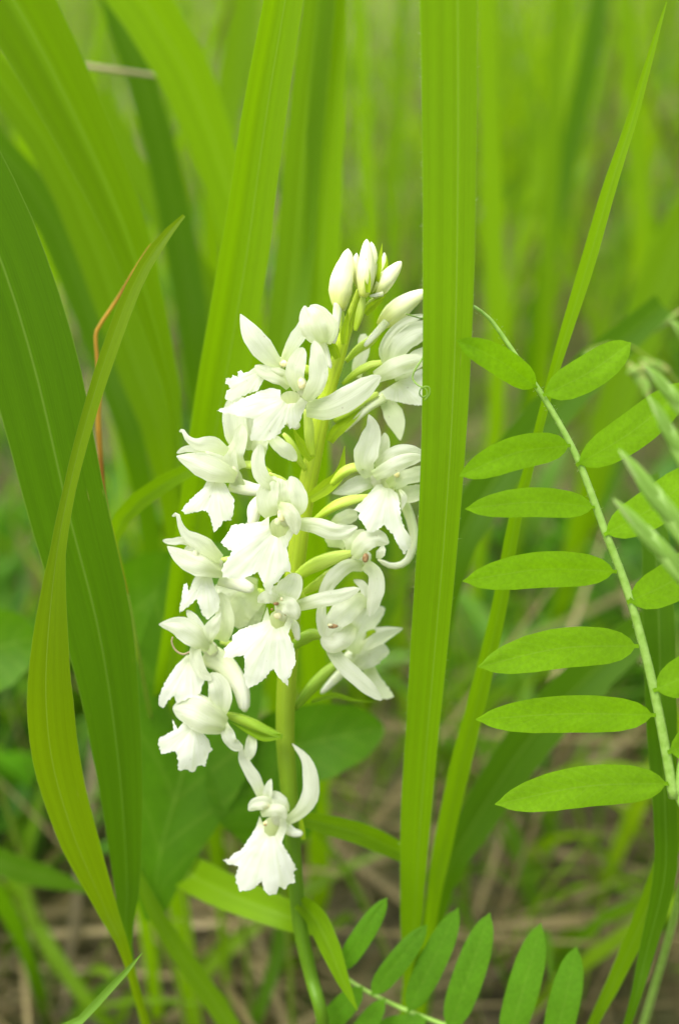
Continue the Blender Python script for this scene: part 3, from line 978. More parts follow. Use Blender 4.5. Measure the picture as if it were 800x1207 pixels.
def blob(fl, name, C, p, rx, ry, mat, z):
    px = C(p)[0]
    c = P(px[0], px[1], sd(px[1]) + fl['z'] + z)
    k = depth_of(c) / FPX / C.s * (0.72 if mat == 'pollen' else 0.9)
    verts, faces = [], []
    nu, nv = 10, 7
    for i in range(nv + 1):
        ph = math.pi * i / nv
        for j in range(nu):
            th = 2 * math.pi * j / nu
            q = 1 + 0.14 * math.sin(3 * th + 2 * ph + rx)
            verts.append(c + RIGHT * (rx * k * math.sin(ph) * math.cos(th) * q) + UP * (ry * k * math.cos(ph)) - FWD * (min(rx, ry) * 0.7 * k * math.sin(ph) * math.sin(th) * q))
    for i in range(nv):
        for j in range(nu):
            faces.append((i * nu + j, i * nu + (j + 1) % nu, (i + 1) * nu + (j + 1) % nu, (i + 1) * nu + j))
    return mesh_obj(name, verts, faces, M[mat], fl)


def throat(fl, C, p, rx, ry, z=0.6, depth=2.0):
    """the hollow mouth of the spur, an open funnel"""
    px = C(p)[0]
    c = P(px[0], px[1], sd(px[1]) + fl['z'] + z)
    k = depth_of(c) / FPX / C.s
    verts, faces, uvs = [], [], []
    nu, nv = 16, 6
    for i in range(nv):
        t = i / (nv - 1)
        s = 0.98 - 0.45 * t ** 1.6
        for j in range(nu):
            th = 2 * math.pi * j / nu
            verts.append(c + RIGHT * (rx * k * s * math.cos(th)) + UP * (ry * k * s * math.sin(th) - 0.0013 * depth * t) + FWD * (0.001 * depth * t))
            uvs.append((j / nu, t))
    for i in range(nv - 1):
        for j in range(nu):
            faces.append((i * nu + j, i * nu + (j + 1) % nu, (i + 1) * nu + (j + 1) % nu, (i + 1) * nu + j))
    faces.append(tuple(range((nv - 1) * nu, nv * nu)))
    return mesh_obj('throat', verts, faces, M['throat_wall'], fl, uvs)


# upper front flower, facing left
f = flower(-8, C_top, [(600, 640), (560, 560), (540, 480)], 90)
lip(f, C_top, [(30, 715), (90, 690), (180, 645), (280, 600), (370, 570), (430, 585), (432, 640), (470, 672), (530, 665), (555, 630), (600, 660), (575, 715), (560, 760), (530, 815), (490, 832), (470, 790), (430, 850), (390, 890), (330, 905), (240, 900), (245, 840), (265, 765), (200, 755), (130, 738), (75, 730)], (500, 620), z=-1.5, tilt=-2.5, dome=3.2)
throat(f, C_top, (492, 632), 62, 42, 0.2)
petal(f, 'petal', C_top, [(590, 650), (660, 530), (665, 400), (640, 275)], 125, -0.6, 'blunt', cup=-0.4)
petal(f, 'petal', C_top, [(545, 590), (520, 480), (545, 380), (575, 320)], 120, 0.2, 'blunt', cup=0.5)
petal(f, 'sepal', C_3, [(438, 512), (500, 512), (580, 470), (650, 420)], 72, 0.5, 'strap', cup=-0.3, bow=1.2)
petal(f, 'sepal', C_top, [(490, 560), (420, 500), (330, 470), (270, 430)], 95, 1.5, 'strap', cup=-0.3)
blob(f, 'column', C_top, (562, 545), 36, 52, 'pollen', -0.6)
ovary(f, C_st, [(215, 430), (190, 320), (180, 200), (165, 120)], 80, 3.5)
spur(f, C_top, [(480, 760), (520, 800), (540, 830)], 100, 3.5)

# upper left flower behind it
f = flower(-5, C_top, [(460, 430), (420, 420), (360, 440)], 80)
petal(f, 'sepal', C_top, [(430, 440), (330, 340), (240, 220), (178, 108)], 150, -1.0, 'sepal', cup=-0.45, bow=2.0)
petal(f, 'sepal', C_top, [(460, 400), (500, 310), (560, 210), (600, 120)], 95, 0.6, 'strap', cup=0.4)
petal(f, 'petal', C_top, [(500, 520), (420, 500), (340, 470), (290, 440)], 110, -1.2, 'strap', cup=-0.4)
lip(f, C_top, [(330, 430), (270, 440), (230, 470), (195, 480), (180, 458), (160, 470), (165, 505), (130, 490), (118, 510), (90, 512), (85, 545), (120, 575), (90, 585), (80, 640), (120, 655), (180, 630), (250, 600), (290, 590), (320, 530), (350, 480)], (330, 450), z=-0.5, tilt=-1.6, dome=3)
blob(f, 'column', C_top, (452, 420), 40, 30, 'pollen', -1.4)
ovary(f, C_top, [(700, 480), (600, 460), (480, 420)], 70, 3.0)

# half hidden flower between them, only hanging petals seen
f = flower(-3, C_top, [(220, 920), (200, 860), (180, 780)], 70, 'spur')
petal(f, 'sepal', C_top, [(190, 960), (150, 850), (140, 740), (170, 620)], 150, 0.5, 'sheet', cup=0.3, mat='petal')
petal(f, 'petal', C_top, [(260, 960), (250, 860), (230, 760), (250, 650)], 130, 1.5, 'sheet', cup=-0.3, mat='petal')
petal(f, 'sepal', C_top, [(370, 880), (430, 940), (490, 985), (530, 1030)], 95, 0.0, 'strap', cup=-0.4)
petal(f, 'petal', C_top, [(300, 1010), (300, 930), (330, 850)], 100, 1.0, 'blunt', mat='petal_back')
ovary(f, C_st, [(165, 520), (110, 420), (60, 330), (20, 280)], 62, 1.5)

# opening bud at the upper left of the stem
f = flower(-3, C_top, [(735, 300), (700, 250), (660, 190), (620, 120)], 130, 'bud', 'white bud just opening')
petal(f, 'sepal', C_top, [(720, 290), (740, 190), (680, 110), (615, 55)], 110, -1.8, 'blunt', cup=-0.5, bow=1.0)
petal(f, 'sepal', C_top, [(690, 290), (620, 230), (590, 140), (582, 55)], 100, -1.5, 'blunt', cup=-0.5)
petal(f, 'petal', C_top, [(700, 280), (670, 190), (640, 110), (600, 70)], 110, -2.4, 'blunt', cup=-0.5)
spur(f, C_top, [(690, 270), (720, 360), (745, 450)], 55, -0.5)
bract(C_b2, [(200, 800), (150, 690), (125, 630)], 60, -1.5)

# left flower, hooked sepals, facing left
f = flower(-6, C_l4, [(560, 360), (480, 330), (400, 310)], 110)
petal(f, 'sepal', C_l4, [(500, 190), (400, 135), (300, 135), (235, 95), (205, 45), (180, 50)], 110, -1.2, 'hooked', cup=-0.6, bow=1.5)
petal(f, 'petal', C_l4, [(360, 210), (290, 170), (220, 168), (163, 195)], 48, 0.3, 'strap', cup=-0.4)
petal(f, 'sepal', C_l4, [(560, 360), (430, 310), (290, 255), (162, 215)], 185, -0.5, 'sepal', cup=-0.5, bow=2.0)
petal(f, 'petal', C_l4, [(520, 330), (440, 260), (360, 215), (300, 205)], 150, 0.8, 'blunt', cup=-0.4)
petal(f, 'sepal', C_l4, [(600, 420), (530, 320), (520, 220), (545, 128)], 110, 1.0, 'blunt', cup=0.4)
petal(f, 'petal', C_l4, [(600, 300), (560, 210), (590, 100), (600, 0)], 110, 1.6, 'strap', mat='petal')
lip(f, C_l4, [(370, 375), (340, 430), (260, 500), (195, 580), (215, 605), (290, 590), (360, 580), (385, 620), (400, 680), (415, 730), (440, 705), (480, 650), (530, 645), (545, 580), (550, 510), (520, 460), (490, 400), (430, 378)], (430, 390), z=-0.8, tilt=-2.0, dome=2.6)
spur(f, C_l4, [(520, 400), (620, 430), (720, 440), (800, 400)], 130, 1.5)
blob(f, 'column', C_l4, (545, 330), 40, 60, 'throat', 0.4)
ovary(f, C_l4, [(800, 330), (720, 290), (640, 275), (570, 270)], 70, 2.0)

# central flower, wide lobed lip
f = flower(-11, C_5, [(480, 600), (450, 520), (430, 420)], 110)
lip(f, C_5, [(75, 600), (150, 590), (220, 578), (290, 575), (345, 535), (345, 620), (365, 668), (410, 688), (460, 668), (490, 620), (512, 590), (530, 640), (485, 720), (470, 770), (490, 860), (502, 935), (470, 925), (430, 960), (410, 1000), (385, 1010), (365, 1040), (360, 1090), (320, 1060), (295, 1000), (268, 930), (230, 950), (170, 975), (90, 980), (20, 970), (8, 920), (30, 860), (82, 788), (40, 755), (3, 725), (30, 690), (55, 650)], (420, 600), z=-1.2, tilt=-2.6, dome=3.0)
throat(f, C_5, (420, 615), 75, 75, 0.3)
petal(f, 'petal', C_5, [(360, 540), (330, 450), (340, 360), (390, 250)], 160, 0.2, 'blunt', cup=0.5)
petal(f, 'petal', C_5, [(530, 520), (560, 440), (540, 350), (495, 250)], 130, 0.1, 'blunt', cup=0.45)
petal(f, 'sepal', C_5, [(440, 460), (440, 380), (440, 310), (450, 270)], 190, 0.9, 'sheet', cup=0.3)
petal(f, 'petal', C_5, [(415, 455), (480, 490), (520, 560), (540, 665)], 110, -1.8, 'blunt', cup=-0.5)
petal(f, 'sepal', C_5, [(390, 330), (300, 260), (265, 150), (285, 20)], 110, 0.4, 'strap', cup=0.4)
petal(f, 'sepal', C_st, [(120, 865), (240, 880), (340, 915), (430, 915), (500, 885)], 115, 0.0, 'strap', cup=-0.4, bow=1.5)
blob(f, 'column', C_5, (432, 530), 42, 66, 'pollen', -1.0)
blob(f, 'column', C_5, (405, 575), 26, 34, 'lip', -1.4)
spur(f, C_5, [(330, 420), (250, 480), (230, 560), (210, 600)], 150, 3.0)
ovary(f, C_5, [(560, 420), (500, 350), (440, 290), (340, 230)], 80, 3.2)

# flower below it, lip like a three lobed skirt
f = flower(-10, C_6, [(500, 760), (470, 700), (450, 630)], 110)
lip(f, C_6, [(378, 680), (345, 770), (270, 795), (200, 825), (170, 850), (168, 888), (120, 925), (130, 950), (115, 980), (170, 980), (240, 968), (245, 1030), (235, 1090), (260, 1165), (310, 1145), (370, 1100), (412, 1045), (440, 1090), (502, 1157), (500, 1110), (525, 1070), (520, 1050), (545, 1030), (545, 990), (530, 900), (502, 840), (530, 760), (528, 710), (500, 740), (475, 795), (430, 812), (400, 790), (388, 730)], (440, 740), z=-1.2, tilt=-2.4, dome=3.0)
throat(f, C_6, (438, 760), 52, 60, 0.3)
petal(f, 'petal', C_6, [(450, 650), (400, 620), (350, 630), (322, 655)], 80, -1.4, 'blunt', cup=-0.5)
petal(f, 'petal', C_6, [(430, 660), (480, 660), (530, 700), (556, 755)], 110, -1.9, 'blunt', cup=-0.5)
petal(f, 'sepal', C_6, [(470, 660), (500, 590), (530, 530), (535, 480)], 150, -0.2, 'blunt', cup=0.4)
petal(f, 'petal', C_6, [(440, 640), (430, 590), (410, 560)], 90, 0.6, 'blunt', cup=0.4)
petal(f, 'sepal', C_rt, [(40, 692), (150, 662), (260, 638), (375, 598)], 82, 0.6, 'strap', cup=-0.4, bow=1.4)
blob(f, 'column', C_6, (440, 735), 34, 26, 'pollen', -0.3)
blob(f, 'column', C_6, (430, 662), 20, 12, 'wither', -2.2)
blob(f, 'column', C_6, (462, 635), 14, 16, 'pollen', -2.2)
blob(f, 'column', C_6, (405, 695), 8, 9, 'wither', -2.0)
blob(f, 'column', C_6, (488, 726), 11, 8, 'wither', -2.4)
ovary(f, C_6, [(600, 640), (560, 600), (520, 570), (470, 560)], 80, 3.5)
spur(f, C_6, [(500, 760), (540, 800), (560, 880)], 70, 3.5)

# left flower second down
f = flower(-6, C_lft, [(310, 250), (260, 240), (200, 220)], 70)
petal(f, 'sepal', C_lft, [(300, 225), (220, 155), (155, 120), (125, 75), (110, 25), (88, 32)], 78, -1.0, 'hooked', cup=-0.6, bow=1.4)
petal(f, 'petal', C_lft, [(180, 160), (130, 140), (90, 145), (45, 140)], 34, 0.3, 'strap', cup=-0.4)
petal(f, 'sepal', C_lft, [(310, 285), (230, 255), (140, 220), (66, 165)], 105, -0.6, 'sepal', cup=-0.5, bow=1.5)
petal(f, 'petal', C_lft, [(290, 250), (230, 210), (180, 190), (140, 180)], 80, 0.4, 'blunt', cup=0.5)
blob(f, 'column', C_lft, (190, 205), 16, 26, 'throat', -1.4)
lip(f, C_lft, [(195, 290), (262, 300), (275, 350), (300, 400), (292, 450), (245, 492), (222, 470), (195, 400), (152, 440), (118, 462), (124, 420), (138, 335), (152, 328), (160, 370), (178, 320)], (235, 290), z=0.6, tilt=-1.6, dome=2.6)
petal(f, 'sepal', C_lft, [(305, 585), (320, 520), (315, 440), (300, 370)], 85, 1.6, 'strap', cup=0.4, mat='petal_back')
spur(f, C_lft, [(300, 300), (380, 330), (450, 360)], 100, 2.0)
ovary(f, C_lft, [(560, 330), (480, 270), (390, 230), (300, 225)], 50, 4.0)

# left flower third down
f = flower(-6, C_lft, [(280, 650), (240, 610), (200, 570)], 70)
petal(f, 'sepal', C_lft, [(250, 620), (180, 560), (110, 520), (28, 513)], 110, -1.0, 'sepal', cup=-0.5, bow=1.6)
petal(f, 'petal', C_lft, [(270, 640), (225, 570), (190, 500), (152, 450)], 55, -0.6, 'strap', cup=-0.4)
petal(f, 'petal', C_lft, [(250, 600), (255, 550), (280, 500), (305, 460)], 70, -0.8, 'sepal', cup=-0.4)
petal(f, 'petal', C_lft, [(200, 580), (190, 650), (215, 720), (262, 760)], 60, -1.6, 'blunt', cup=0.4)
lip(f, C_lft, [(150, 650), (190, 640), (215, 690), (228, 760), (212, 820), (160, 842), (110, 862), (95, 830), (65, 855), (45, 888), (26, 868), (30, 830), (60, 760), (100, 700)], (170, 650), z=-0.4, tilt=-1.8, dome=2.6)
taper(f, 'withered_thread', C_lft, [(170, 632), (135, 645), (100, 625), (85, 590), (90, 568)], 11, [(0, 1), (1, .7)], 'straw', -1.4, n=6)
spur(f, C_lft, [(230, 640), (320, 690), (390, 790), (410, 900)], 120, 1.5)
ovary(f, C_lft, [(560, 700), (470, 650), (380, 610), (300, 590)], 50, 4.5)

# lowest of the left flowers
f = flower(-7, C_lft, [(320, 950), (270, 940), (210, 920)], 100)
petal(f, 'sepal', C_lft, [(320, 965), (240, 930), (170, 895), (90, 885)], 150, -1.0, 'blunt', cup=-0.5, bow=2.0)
petal(f, 'petal', C_lft, [(310, 930), (240, 880), (180, 850), (120, 850)], 80, -0.2, 'blunt', cup=-0.5)
petal(f, 'sepal', C_lft, [(295, 920), (300, 850), (290, 780), (258, 728)], 105, -0.2, 'blunt', cup=0.5)
petal(f, 'petal', C_lft, [(310, 945), (330, 990), (355, 1040), (400, 1065)], 60, -0.8, 'strap', cup=0.5, ruffle=0.2)
petal(f, 'petal', C_lft, [(440, 1000), (435, 1060), (420, 1120)], 55, 1.2, 'blunt')
lip(f, C_lft, [(140, 942), (112, 978), (92, 940), (88, 935), (95, 985), (30, 1018), (26, 1050), (40, 1088), (100, 1075), (110, 1100), (115, 1162), (150, 1155), (180, 1170), (205, 1138), (235, 1142), (245, 1092), (265, 1072), (245, 1020), (215, 985)], (190, 950), z=-0.6, tilt=-1.8, dome=2.6)
blob(f, 'column', C_lft, (228, 888), 26, 8, 'pollen', -1.9)
ovary(f, C_lft, [(575, 1015), (500, 985), (410, 940), (310, 905)], 60, 1.5, 'ovary_green')
bract(C_lft, [(570, 1010), (490, 1015), (420, 985), (345, 945)], 34, -6.0, 'bract_green')

# lowest flower of the spike, hanging apart
f = flower(-6, C_11, [(470, 640), (440, 570), (420, 500)], 120)
lip(f, C_11, [(320, 580), (295, 660), (245, 740), (195, 815), (140, 840), (120, 870), (72, 875), (100, 905), (182, 920), (155, 980), (160, 1030), (190, 1092), (270, 1080), (332, 1020), (350, 1080), (390, 1118), (430, 1108), (447, 1060), (490, 1078), (520, 1040), (558, 1030), (552, 960), (572, 940), (515, 840), (470, 760), (505, 660), (495, 590), (455, 600), (452, 660), (425, 715), (385, 720), (350, 690), (345, 640)], (400, 640), z=-1.0, tilt=-2.4, dome=3.2)
throat(f, C_11, (402, 655), 58, 70, 0.3, 2.4)
petal(f, 'petal', C_11, [(430, 540), (360, 495), (290, 505), (244, 545)], 95, -1.6, 'blunt', cup=-0.5)
petal(f, 'petal', C_11, [(330, 570), (400, 545), (460, 545), (500, 600)], 85, -1.9, 'blunt', cup=-0.4)
petal(f, 'sepal', C_11, [(500, 560), (470, 500), (420, 450), (385, 430)], 95, -0.4, 'blunt', cup=0.4)
petal(f, 'petal', C_11, [(365, 490), (372, 430), (385, 370), (398, 332)], 75, -0.6, 'sepal', cup=0.4)
petal(f, 'sepal', C_11, [(350, 480), (290, 340), (220, 220), (195, 120)], 88, 0.4, 'strap', cup=-0.4, bow=1.4)
petal(f, 'sepal', C_11, [(500, 620), (600, 545), (665, 420), (640, 220), (540, 95)], 118, 0.3, 'sepal', cup=-0.5, bow=2.0)
blob(f, 'column', C_11, (364, 512), 34, 28, 'pollen', -2.0)
blob(f, 'column', C_11, (360, 632), 22, 24, 'pollen', -0.8)
blob(f, 'column', C_11, (356, 642), 10, 9, 'wither', -1.4)
spur(f, C_11, [(470, 640), (540, 690), (610, 700)], 90, 2.0)
ovary(f, C_11, [(520, 700), (480, 620), (430, 560)], 70, 3.5)
bract(C_11, [(615, 740), (600, 640), (592, 530)], 40, -1.5)

# right-hand upper flower, half behind the flat blade
f = flower(1, C_12, [(330, 640), (420, 620), (520, 600)], 110)
petal(f, 'sepal', C_12, [(345, 620), (325, 520), (400, 390), (520, 300), (640, 262)], 75, -1.0, 'strap', cup=0.5)
petal(f, 'sepal', C_12, [(370, 640), (430, 500), (540, 410), (700, 360)], 180, -0.4, 'sheet', cup=-0.5, bow=1.5)
petal(f, 'petal', C_12, [(260, 730), (380, 670), (480, 630), (640, 590)], 140, -1.2, 'sheet', cup=-0.5, bow=1.5)
petal(f, 'petal', C_12, [(400, 720), (480, 680), (560, 600), (660, 520)], 120, -0.3, 'sheet', cup=-0.3)
lip(f, C_12, [(290, 850), (400, 780), (500, 720), (600, 670), (690, 660), (720, 760), (700, 900), (640, 945), (540, 938), (430, 912), (340, 890)], (430, 760), z=0.2, tilt=-1.2, dome=2.6, mat='lip')
petal(f, 'petal', C_12, [(320, 890), (380, 960), (430, 1080), (455, 1200)], 150, 1.6, 'sepal', mat='petal_back', bow=0.5)
spur(f, C_12, [(340, 880), (220, 950), (110, 1050), (20, 1140)], 90, 0.5)
petal(f, 'sepal', C_12, [(130, 730), (140, 640), (180, 520), (175, 405)], 95, 4.0, 'sheet', mat='petal_back')
ovary(f, C_12, [(20, 780), (120, 700), (230, 640), (360, 610)], 72, -0.5)
ovary(f, C_12, [(-40, 1060), (60, 990), (170, 900), (290, 850)], 95, 0.0)

# right-hand flower facing us
f = flower(-4, C_13, [(330, 600), (340, 530), (400, 480)], 110)
petal(f, 'sepal', C_13, [(290, 520), (245, 410), (290, 250), (310, 150), (282, 55)], 185, -0.6, 'sepal', cup=0.4, bow=1.2)
petal(f, 'petal', C_13, [(350, 460), (380, 360), (405, 270), (400, 190)], 90, 1.6, 'blunt', mat='petal_back')
petal(f, 'petal', C_13, [(340, 460), (450, 350), (570, 320), (700, 345)], 95, -0.2, 'strap', cup=-0.4)
petal(f, 'petal', C_13, [(320, 515), (440, 455), (560, 400), (690, 370)], 120, -1.4, 'strap', cup=-0.5, bow=1.5)
petal(f, 'sepal', C_13, [(350, 560), (230, 570), (120, 610), (10, 645)], 135, 0.8, 'sepal', cup=-0.4)
petal(f, 'sepal', C_13, [(430, 590), (540, 530), (620, 510), (720, 480)], 120, 0.9, 'sheet', mat='petal_back')
lip(f, C_13, [(340, 580), (280, 650), (225, 710), (168, 765), (215, 790), (205, 830), (250, 890), (268, 935), (320, 938), (395, 885), (460, 950), (510, 1050), (545, 1102), (592, 1050), (595, 980), (550, 910), (522, 820), (515, 720), (500, 650), (450, 610), (400, 605), (380, 575)], (430, 570), z=-1.0, tilt=-2.4, dome=2.8)
petal(f, 'petal', C_13, [(512, 615), (535, 650), (548, 690), (525, 775)], 46, -1.4, 'sepal')
throat(f, C_13, (430, 560), 55, 70, 0.4)
blob(f, 'column', C_13, (492, 502), 34, 40, 'pollen', 0.0)
spur(f, C_13, [(540, 700), (600, 850), (620, 1000), (570, 1150), (460, 1190), (350, 1140)], 90, 2.5)
petal(f, 'petal', C_13, [(480, 640), (600, 650), (720, 620)], 130, 1.8, 'sheet', mat='petal_back')
ovary(f, C_st, [(330, 610), (400, 540), (470, 505), (560, 500)], 82, -1.0)
ovary(f, C_st, [(210, 850), (340, 760), (450, 715), (580, 685)], 82, -1.0)
petal(f, 'petal', C_13, [(20, 880), (100, 830), (200, 800)], 110, 3.0, 'sheet', mat='petal_back')

# withered flower on the right
f = flower(-5, C_rt, [(330, 420), (390, 430), (430, 450)], 100, 'lip', 'withering flower with brown anther')
petal(f, 'petal', C_rt, [(345, 430), (390, 360), (460, 330), (528, 358)], 110, -1.0, 'blunt', cup=-0.5)
petal(f, 'petal', C_rt, [(470, 440), (490, 400), (500, 370)], 50, -1.4, 'sepal')
petal(f, 'sepal', C_rt, [(390, 480), (310, 480), (220, 560), (165, 690)], 85, -0.6, 'strap', cup=-0.5)
petal(f, 'sepal', C_rt, [(400, 470), (455, 520), (460, 610), (425, 745)], 90, -1.0, 'strap', cup=-0.5)
petal(f, 'petal', C_rt, [(330, 420), (340, 350), (400, 290)], 80, 0.8, 'blunt', mat='petal_back')
petal(f, 'petal', C_rt, [(250, 380), (260, 320), (330, 300)], 120, 2.6, 'sheet', mat='petal_back')
blob(f, 'column', C_rt, (405, 436), 19, 28, 'wither', -2.6)
ovary(f, C_rt, [(20, 560), (110, 490), (220, 440), (340, 405)], 90, 0.5)
ovary(f, C_rt, [(80, 620), (170, 560), (250, 490)], 70, 2.0)

# second withered flower below it
f = flower(-5, C_rt, [(330, 740), (260, 800), (200, 860)], 110, 'lip', 'shrivelled flower with long hanging sepal')
petal(f, 'petal', C_rt, [(400, 640), (330, 690), (250, 760), (190, 850)], 130, -1.0, 'blunt', cup=-0.5, ruffle=0.2)
petal(f, 'petal', C_rt, [(350, 800), (290, 860), (230, 890), (170, 860)], 110, -1.4, 'blunt', cup=-0.5, ruffle=0.2)
petal(f, 'sepal', C_rt, [(210, 880), (270, 980), (370, 1075), (490, 1185)], 90, -0.8, 'strap', cup=-0.5)
petal(f, 'sepal', C_rt, [(180, 640), (172, 730), (175, 800), (190, 870)], 55, -0.8, 'strap', cup=-0.4)
petal(f, 'petal', C_rt, [(400, 700), (410, 640), (390, 580), (342, 552)], 50, 0.2, 'strap', cup=-0.4)
petal(f, 'petal', C_rt, [(340, 820), (370, 740), (400, 680)], 70, 0.2, 'strap')
blob(f, 'column', C_rt, (232, 796), 30, 14, 'wither', -3.0)
blob(f, 'column', C_rt, (218, 790), 18, 10, 'pollen', -3.3)
ovary(f, C_rt, [(10, 920), (60, 870), (120, 840), (190, 850)], 80, 1.5, 'ovary_green')

# flower turned away at the lower right
f = flower(3, C_rt, [(290, 990), (350, 950), (430, 900)], 90, 'spur')
petal(f, 'sepal', C_rt, [(330, 930), (370, 830), (430, 750), (505, 700)], 120, -0.6, 'strap', cup=-0.5)
petal(f, 'petal', C_rt, [(340, 970), (420, 880), (500, 840), (600, 808)], 110, 0.2, 'sepal', cup=-0.4)
petal(f, 'sepal', C_rt, [(330, 1000), (400, 960), (470, 930), (530, 930)], 130, -0.4, 'blunt', cup=-0.5)
petal(f, 'petal', C_rt, [(390, 860), (430, 830), (460, 820)], 30, -1.0, 'strap', mat='bract')
lip(f, C_rt, [(390, 1020), (450, 1000), (480, 1060), (520, 1110), (555, 1165), (520, 1180), (470, 1185), (430, 1140), (400, 1080)], (410, 1015), z=0.8, tilt=-1.4, dome=2.0, mat='petal_back')
spur(f, C_rt, [(300, 1020), (240, 1080), (170, 1150)], 60, 2.0)
ovary(f, C_rt, [(30, 1230), (110, 1130), (190, 1050), (280, 970)], 76, -1.0, 'ovary_green')
bract(C_rt, [(120, 1190), (240, 1160), (340, 1185), (460, 1195)], 30, 4.0, 'bract_green')

# pale flower deep in the spike on the left
f = flower(1, C_6, [(260, 620), (230, 690), (220, 760)], 100, 'spur')
petal(f, 'sepal', C_6, [(330, 590), (250, 660), (200, 720), (180, 800)], 170, -0.5, 'sheet', mat='petal_back')
petal(f, 'petal', C_6, [(330, 620), (280, 720), (270, 800)], 140, 0.6, 'sheet', mat='petal_back')
petal(f, 'petal', C_6, [(320, 560), (220, 560), (120, 590), (50, 590)], 130, 0.4, 'sheet', mat='petal_back')
ovary(f, C_6, [(420, 640), (340, 600), (280, 590)], 60, 0.8)

# bracts along the stem
bract(C_st, [(190, 700), (300, 625), (385, 540), (418, 360)], 95, -3.0)
bract(C_st, [(205, 450), (150, 370), (110, 300), (85, 240)], 70, -3.0)
bract(C_st, [(440, 1040), (462, 980), (466, 920)], 24, -2.0)
bract(C_st, [(320, 330), (370, 260), (480, 170), (560, 90)], 80, 1.0)
bract(C_bud, [(365, 1000), (370, 880), (392, 760), (398, 670)], 70, -3.0)
bract(C_bud, [(590, 520), (585, 400), (582, 300), (568, 195)], 60, -4.0)
bract(C_bud, [(610, 560), (650, 420), (690, 260), (722, 55)], 85, -1.5)
bract(C_bud, [(700, 440), (740, 330), (765, 240), (762, 160)], 50, 0.0)
bract(C_bud, [(560, 720), (640, 640), (720, 570), (760, 520)], 80, -1.0)


def bud(C, pts, w, z, spur_pts=None, spur_w=0, stalk=None, stalk_w=0):
    sp = spline(to_world(C(*pts), z), 20)
    rr = [w / C.s / 2 * interp(T_BUD, i / 19) * depth_of(Vector(sp[i])) / FPX for i in range(20)]
    b = tube('bud', sp, rr, M['bud'], orchid, n=16, lumps=0.06, flat=0.9, seed=nxt())
    b['z'] = z
    # overlapping sepals of the closed bud
    for s in (-1, 1):
        q = [Vector(p) for p in sp]
        T = (q[-1] - q[0]).normalized()
        V = (CP - q[8]).normalized()
        sd_ = T.cross(V).normalized() * s
        pts2 = [p + V * rr[i] * 0.62 + sd_ * rr[i] * 0.45 for i, p in enumerate(q)]
        ribbon('sepal', pts2, [rr[i] * 1.25 for i in range(20)], M['petal'] if False else M['budsepal'], b, roll=-s * 28, cup=-0.5, ncross=6, seed=nxt())
    if spur_pts:
        taper(b, 'spur', C, spur_pts, spur_w, [(0, 1), (.5, .8), (.9, .6), (1, .3)], 'spur', -1.0)
    if stalk:
        taper(b, 'ovary', C, stalk, stalk_w, T_OV, 'ovary', 0.8)
    return b


M['budsepal'] = petal_mat('bud_sepal', (0.80, 0.82, 0.55), (0.62, 0.70, 0.14), 0.5, 0.35)
bud(C_bud, [(330, 690), (330, 560), (350, 380), (385, 220), (400, 105)], 225, -3, [(310, 620), (290, 800), (265, 1000)], 105, [(350, 1010), (350, 860), (335, 660)], 80)
bud(C_bud, [(540, 560), (560, 420), (575, 220), (575, 15)], 172, -3, None, 0, [(470, 880), (510, 720), (545, 540)], 95)
bud(C_bud, [(510, 480), (485, 350), (475, 240), (482, 145)], 105, -1.5)
bud(C_bud, [(600, 480), (625, 300), (635, 150), (618, 40)], 118, -1.0)
bud(C_bud, [(700, 420), (720, 320), (740, 220), (742, 140)], 74, 1.0)
bud(C_b2, [(410, 420), (450, 370), (520, 290), (592, 200)], 112, -1, [(480, 400), (430, 410), (395, 415)], 36, [(330, 540), (380, 480), (440, 420)], 50)
bud(C_b2, [(455, 600), (530, 530), (620, 460), (750, 380)], 134, 1, [(500, 570), (430, 650), (365, 725)], 60, [(250, 820), (330, 740), (400, 690), (480, 590)], 72)

# stem leaves of the orchid
def cauline(pts, ws, mat):
    sp = spline([P(*p) for p in pts], 26)
    ribbon('leaf', sp, px_widths(sp, np.linspace(0, 1, len(ws)), ws), M[mat], orchid, fold=0.35, ncross=6, wave=0.1, seed=nxt())


cauline([(352, 1062, sd(1062) - 1), (372, 1082, 14), (388, 1115, 13), (404, 1155, 12), (421, 1191, 11)], [18, 26, 24, 15, 1.5], 'blade_bright')
cauline([(344, 962, sd(962) + 2), (385, 972, 16), (430, 985, 20), (480, 1008, 26)], [16, 24, 26, 20], 'blade')

# ------------------------------------------------------------------ vetch: the leaf on the right
def leaflet(par, base, tip, w, mat, cup=-0.18, seed=0, roll=0, bend=0.0):
    b, t = P(*base), P(*tip)
    b = b + (b - t).normalized() * (5.0 * depth_of(b) / FPX)
    midp = b.lerp(t, 0.5) + UP * (bend * 0.001) - FWD * 0.0007
    sp = spline([b, midp, t], 34)
    tb = [(0, .10), (.035, .10), (.06, .38), (.12, .68), (.22, .90), (.38, 1), (.55, 1), (.7, .93), (.83, .74), (.92, .47), (.965, .22), (.978, .07), (1, .03)]
    ws = [w * interp(tb, i / 33) * depth_of(Vector(sp[i])) / FPX for i in range(34)]
    o = ribbon('leaflet', sp, ws, M[mat], par, fold=0.17, cup=cup, ncross=8, wave=0.12, seed=seed, roll=roll)
    return o


